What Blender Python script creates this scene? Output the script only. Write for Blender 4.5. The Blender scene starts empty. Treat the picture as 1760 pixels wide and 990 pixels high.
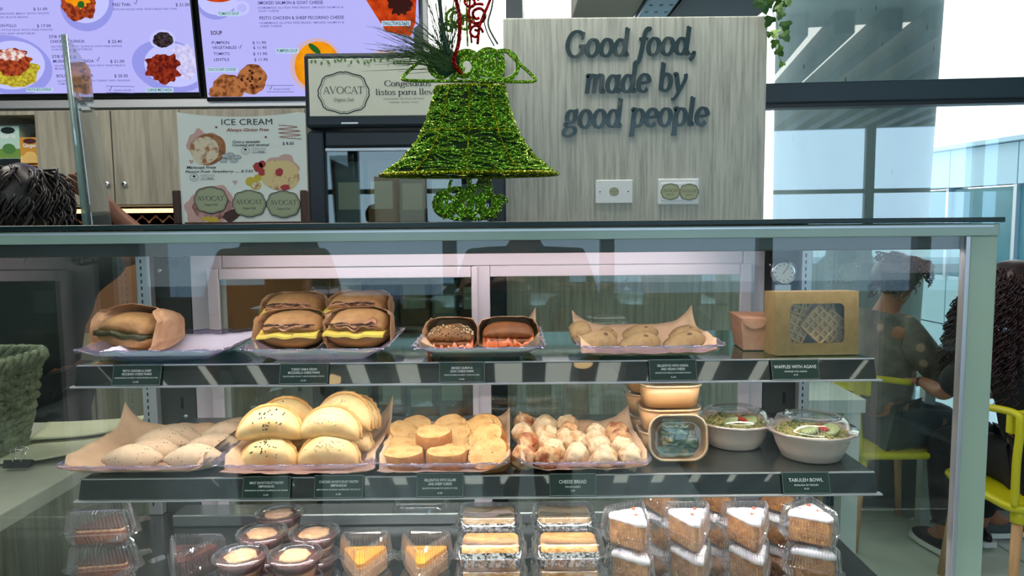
import bpy, bmesh, math, random
from mathutils import Vector, Matrix, Euler, noise
random.seed(7)
PI = math.pi; R = math.radians
S = bpy.context.scene; COL = S.collection

# ---------------------------------------------------------------- camera
F = 1271.0; EYE = 1.5
cd = bpy.data.cameras.new('camera'); cam = bpy.data.objects.new('camera', cd); COL.objects.link(cam)
cd.sensor_width = 36; cd.lens = F/1760*36; cd.clip_start = .02; cd.clip_end = 300
CM = Matrix.Rotation(R(90-5.17), 3, 'X') @ Matrix.Rotation(R(-.52), 3, 'Z')
cam.matrix_world = Matrix.Translation((0, 0, EYE)) @ CM.to_4x4()
S.camera = cam
S.view_settings.view_transform = 'Standard'; S.view_settings.look = 'None'
S.view_settings.gamma = 1; S.view_settings.use_curve_mapping = False
S.view_settings.exposure = 0.0
S.cycles.transparent_max_bounces = 40
S.cycles.max_bounces = 10

def ray(px, py): return CM @ Vector((px-880, 495-py, -F))
def at(px, py, Y):
    d = ray(px, py); return Vector((0, 0, EYE)) + d*(Y/d.y)
def at_z(px, py, z):
    d = ray(px, py); return Vector((0, 0, EYE)) + d*((z-EYE)/d.z)
def at_x(px, py, x):
    d = ray(px, py); return Vector((0, 0, EYE)) + d*(x/d.x)
def at_plane(px, py, p0, n):
    d = ray(px, py); o = Vector((0, 0, EYE)); return o + d*((p0-o).dot(n)/d.dot(n))

def lin(c):
    return tuple(((x/255)/12.92 if x/255 <= .04045 else ((x/255+.055)/1.055)**2.4) for x in c[:3]) + (1,)

# ---------------------------------------------------------------- sky: white haze towards the sun in front, blue behind
W = bpy.data.worlds.new('sky'); S.world = W; W.use_nodes = True
nt = W.node_tree; nt.nodes.clear()
tc = nt.nodes.new('ShaderNodeTexCoord'); sp = nt.nodes.new('ShaderNodeSeparateXYZ')
nt.links.new(tc.outputs['Generated'], sp.inputs[0])
mr = nt.nodes.new('ShaderNodeMapRange'); mr.inputs[1].default_value = -.5; mr.inputs[2].default_value = .5
nt.links.new(sp.outputs['Y'], mr.inputs[0])
mx = nt.nodes.new('ShaderNodeMix'); mx.data_type = 'RGBA'
mx.inputs[6].default_value = (.24, .42, .62, 1); mx.inputs[7].default_value = (1.0, 1.0, .98, 1)
nt.links.new(mr.outputs[0], mx.inputs[0])
bg = nt.nodes.new('ShaderNodeBackground'); bg.inputs[1].default_value = 2.6
nt.links.new(mx.outputs[2], bg.inputs[0])
wo = nt.nodes.new('ShaderNodeOutputWorld'); nt.links.new(bg.outputs[0], wo.inputs[0])

def area(name, loc, size, power, col=(1, 1, 1), rot=(0, 0, 0)):
    l = bpy.data.lights.new(name, 'AREA'); l.shape = 'RECTANGLE'; l.size, l.size_y = size
    l.energy = power; l.color = col
    o = bpy.data.objects.new(name, l); COL.objects.link(o); o.location = loc; o.rotation_euler = rot
    return o
# daylight entering by the tall windows behind the customer, and soft overhead fill added without fixtures
area('rear_window_light', (.9, -5.3, 1.9), (9.5, 2.1), 85, (.70, .88, .96), (R(90), 0, 0))
area('overhead_fill', (0, -1.6, 3.085), (6.5, 5.5), 290, (1, .985, .92), (0, 0, 0))
area('staff_overhead_fill', (0, 2.6, 3.02), (2.4, .5), 38, (1, .95, .86), (0, 0, 0))
area('staff_overhead_fill', (-2.3, 2.7, 3.02), (1.2, .5), 30, (1, .93, .82), (0, 0, 0))
# LED strips of the display case (the strips themselves are parts of the case)
area('case_top_led', (-.09, 1.318, 1.448), (1.6, .010), 3.0, (1, .90, .92), (R(0), 0, 0))
area('case_shelf_led', (-.065, 1.325, 1.228), (1.36, .012), 2.3, (1, .88, .84), (R(8), 0, 0))
area('case_deck_led', (-.065, 1.325, 1.022), (1.36, .012), 7.0, (1, .94, .97), (R(8), 0, 0))
area('case_rear_led', (-.09, 1.80, 1.44), (1.2, .012), 1.2, (1, .85, .88), (R(35), 0, 0))

# ---------------------------------------------------------------- materials
def new_mat(name):
    m = bpy.data.materials.new(name); m.use_nodes = True
    return m, m.node_tree, m.node_tree.nodes['Principled BSDF']
def mat(name, col, rough=.5, metal=0, col2=None, scale=12, stretch=(1, 1, 1), detail=4, lo=.35, hi=.65,
        bump=0, bscale=None, spots=None, spot_scale=60, spot_size=.25, emit=0, spec=.5, coat=0, sss=0, vor=None):
    m, t, b = new_mat(name); N = t.nodes; L = t.links
    b.inputs['Roughness'].default_value = rough; b.inputs['Metallic'].default_value = metal
    b.inputs['Specular IOR Level'].default_value = spec
    b.inputs['Coat Weight'].default_value = coat
    if sss: b.inputs['Subsurface Weight'].default_value = sss; b.inputs['Subsurface Scale'].default_value = .01
    b.inputs['Base Color'].default_value = lin(col)
    src = None
    if col2 or bump or spots:
        tc = N.new('ShaderNodeTexCoord'); mp = N.new('ShaderNodeMapping'); mp.inputs['Scale'].default_value = stretch
        L.new(tc.outputs['Object'], mp.inputs['Vector'])
    if col2:
        nz = N.new('ShaderNodeTexNoise'); nz.inputs['Scale'].default_value = scale; nz.inputs['Detail'].default_value = detail
        nz.inputs['Roughness'].default_value = .62
        L.new(mp.outputs[0], nz.inputs['Vector'])
        rp = N.new('ShaderNodeMapRange'); rp.inputs[1].default_value = lo; rp.inputs[2].default_value = hi
        L.new(nz.outputs['Fac'], rp.inputs[0])
        mx = N.new('ShaderNodeMix'); mx.data_type = 'RGBA'
        mx.inputs[6].default_value = lin(col); mx.inputs[7].default_value = lin(col2)
        L.new(rp.outputs[0], mx.inputs[0]); src = mx.outputs[2]
    if spots:
        vo = N.new('ShaderNodeTexVoronoi'); vo.inputs['Scale'].default_value = spot_scale
        L.new(mp.outputs[0], vo.inputs['Vector'])
        lt = N.new('ShaderNodeMapRange'); lt.inputs[1].default_value = spot_size; lt.inputs[2].default_value = spot_size*.7
        L.new(vo.outputs['Distance'], lt.inputs[0])
        # only some cells carry a speck
        sc = N.new('ShaderNodeSeparateColor'); L.new(vo.outputs['Color'], sc.inputs[0])
        g = N.new('ShaderNodeMath'); g.operation = 'GREATER_THAN'; g.inputs[1].default_value = .45; L.new(sc.outputs[0], g.inputs[0])
        mu = N.new('ShaderNodeMath'); mu.operation = 'MULTIPLY'; L.new(lt.outputs[0], mu.inputs[0]); L.new(g.outputs[0], mu.inputs[1])
        m2 = N.new('ShaderNodeMix'); m2.data_type = 'RGBA'
        if src: L.new(src, m2.inputs[6])
        else: m2.inputs[6].default_value = lin(col)
        m2.inputs[7].default_value = lin(spots); L.new(mu.outputs[0], m2.inputs[0]); src = m2.outputs[2]
    if src: L.new(src, b.inputs['Base Color'])
    if bump:
        bz = N.new('ShaderNodeTexNoise'); bz.inputs['Scale'].default_value = bscale or scale*2; bz.inputs['Detail'].default_value = 5
        L.new(mp.outputs[0], bz.inputs['Vector'])
        bp = N.new('ShaderNodeBump'); bp.inputs['Strength'].default_value = bump; bp.inputs['Distance'].default_value = .004
        L.new(bz.outputs['Fac'], bp.inputs['Height']); L.new(bp.outputs[0], b.inputs['Normal'])
    if emit:
        b.inputs['Emission Strength'].default_value = emit
        b.inputs['Emission Color'].default_value = lin(col)
        if src: L.new(src, b.inputs['Emission Color'])
    return m
def clear(name, tint=(250, 250, 250), base=.05, edge=.85, rough=.03, gloss=(1, 1, 1), power=3.5, diff=0):
    m = bpy.data.materials.new(name); m.use_nodes = True; t = m.node_tree; N = t.nodes; L = t.links; N.clear()
    tr = N.new('ShaderNodeBsdfTransparent'); tr.inputs[0].default_value = lin(tint)
    gl = N.new('ShaderNodeBsdfGlossy'); gl.inputs[0].default_value = (*gloss, 1); gl.inputs['Roughness'].default_value = rough
    lw = N.new('ShaderNodeLayerWeight'); lw.inputs[0].default_value = .5
    pw = N.new('ShaderNodeMath'); pw.operation = 'POWER'; pw.inputs[1].default_value = power; L.new(lw.outputs['Facing'], pw.inputs[0])
    ma = N.new('ShaderNodeMath'); ma.operation = 'MULTIPLY_ADD'; ma.inputs[1].default_value = edge; ma.inputs[2].default_value = base
    L.new(pw.outputs[0], ma.inputs[0])
    mx = N.new('ShaderNodeMixShader'); L.new(ma.outputs[0], mx.inputs[0]); L.new(tr.outputs[0], mx.inputs[1]); L.new(gl.outputs[0], mx.inputs[2])
    out = N.new('ShaderNodeOutputMaterial')
    last = mx.outputs[0]
    if diff:
        df = N.new('ShaderNodeBsdfTranslucent'); df.inputs[0].default_value = lin(tint)
        d2 = N.new('ShaderNodeBsdfDiffuse'); d2.inputs[0].default_value = lin(tint)
        ad = N.new('ShaderNodeMixShader'); L.new(df.outputs[0], ad.inputs[1]); L.new(d2.outputs[0], ad.inputs[2])
        m2 = N.new('ShaderNodeMixShader'); m2.inputs[0].default_value = diff; L.new(last, m2.inputs[1]); L.new(ad.outputs[0], m2.inputs[2]); last = m2.outputs[0]
    L.new(last, out.inputs[0]); return m

def emis(name, col, st=1.0, col2=None, scale=30, lo=.4, hi=.6):
    m = bpy.data.materials.new(name); m.use_nodes = True; t = m.node_tree; N = t.nodes; L = t.links; N.clear()
    e = N.new('ShaderNodeEmission'); e.inputs[0].default_value = lin(col); e.inputs[1].default_value = st
    if col2:
        tc = N.new('ShaderNodeTexCoord'); nz = N.new('ShaderNodeTexNoise'); nz.inputs['Scale'].default_value = scale; nz.inputs['Detail'].default_value = 5
        L.new(tc.outputs['Object'], nz.inputs['Vector'])
        rp = N.new('ShaderNodeMapRange'); rp.inputs[1].default_value = lo; rp.inputs[2].default_value = hi; L.new(nz.outputs['Fac'], rp.inputs[0])
        mx = N.new('ShaderNodeMix'); mx.data_type = 'RGBA'; mx.inputs[6].default_value = lin(col); mx.inputs[7].default_value = lin(col2)
        L.new(rp.outputs[0], mx.inputs[0]); L.new(mx.outputs[2], e.inputs[0])
    o = N.new('ShaderNodeOutputMaterial'); L.new(e.outputs[0], o.inputs[0]); return m

MT = {}
def mm(k): return MT[k]
MT['grey_wood'] = mat('grey_wood', (190, 192, 180), .55, col2=(134, 137, 127), scale=3, stretch=(22, 22, 1.1), detail=6, lo=.42, hi=.72, bump=.15, bscale=6)
MT['cab_wood'] = mat('cab_wood', (150, 146, 132), .55, col2=(112, 108, 96), scale=2.6, stretch=(14, 14, .9), detail=6, lo=.38, hi=.7, bump=.1, bscale=6)
MT['counter_wood'] = mat('counter_wood', (150, 150, 134), .5, col2=(96, 96, 84), scale=3, stretch=(16, 16, .9), detail=6, lo=.38, hi=.72, bump=.1)
MT['counter_top'] = mat('counter_top', (196, 194, 182), .35, col2=(182, 180, 168), scale=10)
MT['dark_wood'] = mat('dark_wood', (92, 54, 34), .5, col2=(62, 34, 20), scale=4, stretch=(12, 12, 1))
MT['black'] = mat('black', (14, 18, 22), .35)
MT['tv_black'] = mat('tv_black', (8, 10, 14), .25)
MT['navy'] = mat('navy', (22, 36, 46), .4)
MT['steel'] = mat('steel', (190, 194, 196), .28, 1)
MT['alu'] = mat('alu', (205, 208, 212), .38, .7)
MT['chrome'] = mat('chrome', (225, 225, 228), .12, 1)
MT['white_frame'] = mat('white_frame', (226, 216, 222), .4)
MT['white_plate'] = mat('white_plate', (228, 232, 230), .35)
MT['pale_green'] = mat('pale_green', (146, 170, 156), .22, col2=(138, 162, 148), scale=5, spec=.6)
MT['green_edge'] = mat('green_edge', (8, 38, 34), .25, spec=.3)
MT['green_card'] = mat('green_card', (14, 52, 42), .5)
MT['card_text'] = mat('card_text', (236, 242, 238), .5)
MT['letter_teal'] = mat('letter_teal', (6, 48, 52), .3, coat=.25)
MT['ink'] = mat('ink', (22, 24, 24), .5)
MT['ink_grey'] = mat('ink_grey', (70, 76, 72), .5)
MT['ink_red'] = mat('ink_red', (150, 52, 46), .5)
MT['paper_white'] = mat('paper_white', (240, 242, 228), .6)
MT['badge_green'] = mat('badge_green', (168, 172, 132), .45)
MT['sign_cream'] = mat('sign_cream', (206, 208, 190), .45, emit=.12)
MT['leaf_print'] = mat('leaf_print', (104, 140, 74), .5)
MT['kraft'] = mat('kraft', (186, 142, 100), .75, col2=(160, 118, 80), scale=30, bump=.2)
MT['kraft_box'] = mat('kraft_box', (150, 128, 84), .7, col2=(136, 115, 74), scale=60, detail=6)
MT['kraft_pink'] = mat('kraft_pink', (196, 150, 122), .65, col2=(182, 136, 108), scale=50)
MT['tub_kraft'] = mat('tub_kraft', (214, 172, 118), .4, col2=(204, 160, 108), scale=8, coat=.3)
MT['tub_rim'] = mat('tub_rim', (226, 190, 140), .4)
MT['pulp'] = mat('pulp', (214, 198, 186), .6, col2=(204, 188, 176), scale=40)
MT['liner'] = mat('liner', (214, 182, 150), .7, col2=(198, 166, 134), scale=14, bump=.25, bscale=25)
MT['wrap'] = mat('wrap', (204, 164, 126), .7, col2=(176, 134, 98), scale=20, lo=.4, hi=.62, bump=.7, bscale=30)
MT['white_sheet'] = mat('white_sheet', (232, 226, 244), .6)
MT['tray'] = clear('tray_plastic', (212, 205, 238), .14, .8, .07, diff=.17, power=2.5)
MT['plastic'] = clear('clear_plastic', (249, 249, 251), .08, .9, .05, diff=.02, power=2.2)
MT['plastic_rib'] = clear('rib_plastic', (252, 252, 253), .22, .8, .05, diff=.03, power=1.8)
MT['plastic_cup'] = clear('cup_plastic', (226, 220, 226), .08, .85, .08, diff=.04)
MT['glass_front'] = clear('front_glass', (251, 253, 251), .032, .8, .0, power=4)
MT['glass_side'] = clear('side_glass', (246, 251, 248), .05, .6, .0, power=4)
MT['glass_door'] = clear('door_glass', (226, 232, 228), .07, .8, .01)
MT['glass_shelf'] = clear('shelf_glass', (150, 185, 176), .18, .75, .06, gloss=(.8, .95, .92), power=2.5)
MT['glass_window'] = clear('window_glass', (246, 252, 252), .14, .8, .0)
MT['acrylic'] = clear('acrylic', (222, 230, 230), .12, .8, .02, diff=.1)
MT['film'] = clear('box_film', (244, 247, 248), .035, .7, .06)
MT['shelf_steel'] = mat('shelf_steel', (120, 128, 126), .25, .85)
MT['strip'] = clear('ticket_strip', (34, 52, 50), .30, .5, .03, diff=.0)
def mirror_mix(name, col, fac):
    m, t, b = new_mat(name); N = t.nodes; L = t.links; b.inputs['Base Color'].default_value = lin(col); b.inputs['Roughness'].default_value = .4
    g = N.new('ShaderNodeBsdfGlossy'); g.inputs['Roughness'].default_value = .02; x = N.new('ShaderNodeMixShader'); x.inputs[0].default_value = fac
    L.new(b.outputs[0], x.inputs[1]); L.new(g.outputs[0], x.inputs[2]); L.new(x.outputs[0], N['Material Output'].inputs[0]); return m
MT['strip'] = mirror_mix('ticket_strip', (16, 30, 26), .12)
MT['led'] = emis('led', (255, 235, 225), 3)
MT['led_warm'] = emis('led_warm', (255, 214, 150), 2.2)
MT['lamp_warm'] = emis('lamp_warm', (255, 210, 150), 6)
MT['concrete'] = mat('concrete', (148, 160, 154), .8, col2=(98, 112, 110), scale=1.6, stretch=(1.6, 1.6, .45), detail=6, lo=.3, hi=.75, bump=.3, bscale=14, spots=(52, 66, 66), spot_scale=9, spot_size=.09)
MT['beam'] = mat('beam', (42, 62, 72), .4)
MT['floor'] = mat('floor_tile', (206, 216, 206), .25, col2=(188, 200, 190), scale=2.5, detail=6)
MT['grout'] = mat('grout', (40, 46, 48), .7)
MT['wall'] = mat('wall', (120, 124, 118), .8)
MT['dark_wall'] = mat('dark_wall', (62, 66, 62), .7)
MT['ceiling'] = mat('ceiling', (226, 232, 226), .8)
MT['slat'] = mat('slat', (26, 34, 34), .6)
MT['brown_tile'] = mat('brown_tile', (150, 104, 70), .4, col2=(122, 82, 54), scale=8)
MT['ext_white'] = mat('ext_white', (205, 226, 230), .6)
MT['ext_glass'] = mat('ext_glass', (66, 120, 126), .2, col2=(90, 146, 150), scale=.6)
MT['tarmac'] = mat('tarmac', (150, 160, 158), .8)
MT['yellow'] = mat('yellow_plastic', (196, 190, 20), .35)
MT['beech'] = mat('beech', (200, 156, 108), .45, col2=(184, 138, 92), scale=4, stretch=(10, 10, 1))
MT['table_white'] = mat('table_white', (196, 206, 204), .35)

# ---------------------------------------------------------------- objects
def tag(o, label=None, cat=None, group=None, kind=None):
    if label: o['label'] = label
    if cat: o['category'] = cat
    if group: o['group'] = group
    if kind: o['kind'] = kind
    return o
def empty(name, loc=(0, 0, 0), rot=(0, 0, 0), label=None, cat=None, group=None, sc=None):
    o = bpy.data.objects.new(name, None); COL.objects.link(o); o.location = loc; o.rotation_euler = rot
    if sc: o.scale = (sc, sc, sc) if not hasattr(sc, '__len__') else sc
    o.empty_display_size = .02
    return tag(o, label, cat, group)
KIDS = {}
def kids(o): return KIDS.get(o.name, [])
def setp(o, p):
    if p is not None: o.parent = p; KIDS.setdefault(p.name, []).append(o)
def copy_tree(o, parent=None, loc=None, rot=None, label=None, sc=None):
    c = o.copy(); COL.objects.link(c); setp(c, parent)
    if loc is not None: c.location = loc
    if rot is not None: c.rotation_euler = rot
    if sc is not None: c.scale = (sc, sc, sc) if not hasattr(sc, '__len__') else sc
    if label: c['label'] = label
    for ch in list(kids(o)): copy_tree(ch, c)
    return c
class MB:
    def __init__(s): s.v = []; s.f = []
    def add(s, vs, fs, M=None):
        b = len(s.v)
        s.v += [tuple(M @ Vector(v)) if M is not None else tuple(v) for v in vs]
        s.f += [tuple(b+i for i in f) for f in fs]; return s
    def box(s, c, d, rot=None, taper=1):
        x, y, z = d[0]/2, d[1]/2, d[2]/2; t = taper
        vs = [(-x, -y, -z), (x, -y, -z), (x, y, -z), (-x, y, -z), (-x*t, -y*t, z), (x*t, -y*t, z), (x*t, y*t, z), (-x*t, y*t, z)]
        fs = [(0, 3, 2, 1), (4, 5, 6, 7), (0, 1, 5, 4), (1, 2, 6, 5), (2, 3, 7, 6), (3, 0, 4, 7)]
        M = Matrix.Translation(c) @ (Euler(rot).to_matrix().to_4x4() if rot else Matrix())
        return s.add(vs, fs, M)
    def box2(s, a, b):
        return s.box([(a[i]+b[i])/2 for i in range(3)], [abs(b[i]-a[i]) for i in range(3)])
    def loft(s, rings, close=True, cap0=False, cap1=False, wrap=False):
        n = len(rings[0]); b = len(s.v)
        for r in rings: s.v += [tuple(p) for p in r]
        m = len(rings)
        for i in range(m if wrap else m-1):
            a0 = b+i*n; a1 = b+((i+1) % m)*n
            for j in range(n if close else n-1):
                k = (j+1) % n; s.f.append((a0+j, a0+k, a1+k, a1+j))
        if cap0: s.f.append(tuple(b+j for j in reversed(range(n))))
        if cap1: s.f.append(tuple(b+(m-1)*n+j for j in range(n)))
        return s
    def lathe(s, prof, n=28, c=(0, 0, 0), cap0=True, cap1=True, M=None):
        rings = []
        for r, z in prof:
            rings.append([(c[0]+r*math.cos(2*PI*j/n), c[1]+r*math.sin(2*PI*j/n), c[2]+z) for j in range(n)])
        if M is not None: rings = [[tuple(M @ Vector(p)) for p in r] for r in rings]
        return s.loft(rings, True, cap0, cap1)
    def tube(s, pts, r, n=6, closed=False, cap=True):
        pts = [Vector(p) for p in pts]; m = len(pts); rings = []; up = None
        for i, p in enumerate(pts):
            if closed: d = pts[(i+1) % m]-pts[i-1]
            else: d = pts[min(i+1, m-1)]-pts[max(i-1, 0)]
            if d.length < 1e-9: d = Vector((0, 0, 1))
            d.normalize()
            if up is None:
                up = Vector((0, 0, 1)) if abs(d.z) < .9 else Vector((1, 0, 0))
            a = d.cross(up)
            if a.length < 1e-6: a = d.orthogonal()
            a.normalize(); bb = a.cross(d).normalized(); up = bb
            rr = r[i] if hasattr(r, '__len__') else r
            rings.append([p+(a*math.cos(2*PI*j/n)+bb*math.sin(2*PI*j/n))*rr for j in range(n)])
        return s.loft(rings, True, cap and not closed, cap and not closed, wrap=closed)
    def cyl(s, a, b, r, r2=None, n=16):
        return s.tube([a, b], [r, r if r2 is None else r2], n)
    def prism(s, poly, z0, z1, M=None):
        n = len(poly)
        vs = [(x, y, z0) for x, y in poly]+[(x, y, z1) for x, y in poly]
        fs = [tuple(reversed(range(n))), tuple(range(n, 2*n))]+[(i, (i+1) % n, n+(i+1) % n, n+i) for i in range(n)]
        return s.add(vs, fs, M)
    def build(s, name, m, parent=None, smooth=False, bevel=0, loc=None, rot=None, label=None, kind=None, sub=0, solid=0, seg=2):
        me = bpy.data.meshes.new(name); me.from_pydata(s.v, [], s.f); me.update()
        bm = bmesh.new(); bm.from_mesh(me); bmesh.ops.recalc_face_normals(bm, faces=bm.faces); bm.to_mesh(me); bm.free()
        return obj(name, me, m, parent, smooth, bevel, loc, rot, label, kind, sub, solid, seg)
def obj(name, me, m, parent=None, smooth=False, bevel=0, loc=None, rot=None, label=None, kind=None, sub=0, solid=0, seg=2):
    o = bpy.data.objects.new(name, me); COL.objects.link(o)
    me.materials.append(MT[m] if isinstance(m, str) else m)
    if smooth: me.polygons.foreach_set('use_smooth', [True]*len(me.polygons))
    if solid:
        d = o.modifiers.new('s', 'SOLIDIFY'); d.thickness = solid
    if bevel:
        d = o.modifiers.new('b', 'BEVEL'); d.width = bevel; d.segments = seg; d.limit_method = 'ANGLE'; d.angle_limit = R(35)
    if sub:
        d = o.modifiers.new('u', 'SUBSURF'); d.levels = sub; d.render_levels = sub
    setp(o, parent)
    if loc is not None: o.location = loc
    if rot is not None: o.rotation_euler = rot
    return tag(o, label, kind=kind)
def box(name, a, b, m, parent=None, bevel=0, **k):
    return MB().box2(a, b).build(name, m, parent, bevel=bevel, **k)
def rr(w, d, r, z, n=5, cx=0, cy=0):
    pts = []
    for (sx, sy, a0) in ((1, 1, 0), (-1, 1, 90), (-1, -1, 180), (1, -1, 270)):
        for i in range(n+1):
            a = R(a0+90*i/n); pts.append((cx+sx*(w/2-r)+r*math.cos(a), cy+sy*(d/2-r)+r*math.sin(a), z))
    return pts
def fine(pts, step):                      # resample a closed ring
    out = []; n = len(pts)
    for i in range(n):
        a = Vector(pts[i]); b = Vector(pts[(i+1) % n]); k = max(1, int((b-a).length/step))
        for j in range(k): out.append(tuple(a.lerp(b, j/k)))
    return out
def rpoly(P, r, z=0, n=5):                # rounded polygon (ccw)
    out = []; m = len(P)
    for i in range(m):
        p = Vector(P[i]); a = (Vector(P[i-1])-p).normalized(); b = (Vector(P[(i+1) % m])-p).normalized()
        ang = a.angle(b); t = r/math.tan(ang/2); c = p+(a+b).normalized()*(r/math.sin(ang/2))
        s0 = p+a*t-c; s1 = p+b*t-c
        a0 = math.atan2(s0.y, s0.x); a1 = math.atan2(s1.y, s1.x)
        while a1 < a0: a1 += 2*PI
        if a1-a0 > PI: a1 -= 2*PI
        for k in range(n+1):
            q = a0+(a1-a0)*k/n; out.append((c.x+r*math.cos(q), c.y+r*math.sin(q), z))
    return out
def offs(ring, d, cx=0, cy=0):            # rough inset towards centroid
    out = []; n = len(ring)
    for i in range(n):
        p = Vector(ring[i]); t = Vector(ring[(i+1) % n])-Vector(ring[i-1]); t.normalize()
        nn = Vector((t.y, -t.x, 0)); out.append(tuple(p+nn*d))
    return out
def nz(p, f=1, seed=0): return noise.noise(Vector(p)*f+Vector((seed*7.3, seed*3.1, seed*5.7)))
def blob(rx, ry, rz, seg=22, rings=12, amp=0, freq=20, seed=0, fn=None, flat=None):
    b = MB(); rg = []
    for i in range(1, rings):
        th = PI*i/rings; row = []
        for j in range(seg):
            ph = 2*PI*j/seg
            p = Vector((rx*math.sin(th)*math.cos(ph), ry*math.sin(th)*math.sin(ph), -rz*math.cos(th)))
            if fn: p = Vector(fn(p))
            if amp:
                n_ = nz(p, freq, seed); p += p.normalized()*amp*n_
            if flat is not None and p.z < flat: p.z = flat+(p.z-flat)*.15
            row.append(tuple(p))
        rg.append(row)
    b.loft(rg, True, True, True); return b
def catmull(P, n=8, closed=False):
    P = [Vector(p) for p in P]; m = len(P); out = []
    for i in range(m if closed else m-1):
        g = (lambda k: P[k % m]) if closed else (lambda k: P[max(0, min(m-1, k))])
        p0, p1, p2, p3 = g(i-1), g(i), g(i+1), g(i+2)
        for k in range(n):
            t = k/n
            out.append(.5*((2*p1)+(p2-p0)*t+(2*p0-5*p1+4*p2-p3)*t*t+(3*p1-p0-3*p2+p3)*t**3))
    if not closed: out.append(P[-1])
    return out

# ---------------------------------------------------------------- lettering
_tc = {}
def text_mesh(body, bold=0, shear=0):
    k = (body, bold, shear)
    cu = bpy.data.curves.new('t', 'FONT'); cu.body = body; cu.size = 1; cu.resolution_u = 2; cu.offset = bold; cu.shear = shear
    o = bpy.data.objects.new('t', cu); me = bpy.data.meshes.new_from_object(o)
    bpy.data.objects.remove(o); bpy.data.curves.remove(cu); return me
def text(body, parent, u, v, h, m, width=None, align='L', bold=0, shear=0, name='lettering', plane='XZ', off=0, rot=0, y=None):
    """h = cap height; (u, v) = left end of the baseline in the parent's plane, facing -Y"""
    me = text_mesh(body, bold, shear)
    if not me.vertices: return None
    xs = [q.co.x for q in me.vertices]; x0, x1 = min(xs), max(xs)
    s = h/.69; sx = s if width is None else width/(x1-x0)
    if width is None: width = s*(x1-x0)
    du = {'L': 0, 'C': -width/2, 'R': -width}[align]
    cr, sr = math.cos(rot), math.sin(rot)
    for q in me.vertices:
        a = (q.co.x-x0)*sx+du; b = q.co.y*s
        q.co = (u+a*cr-b*sr, off, v+a*sr+b*cr)
    return obj(name, me, m, parent)

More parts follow.
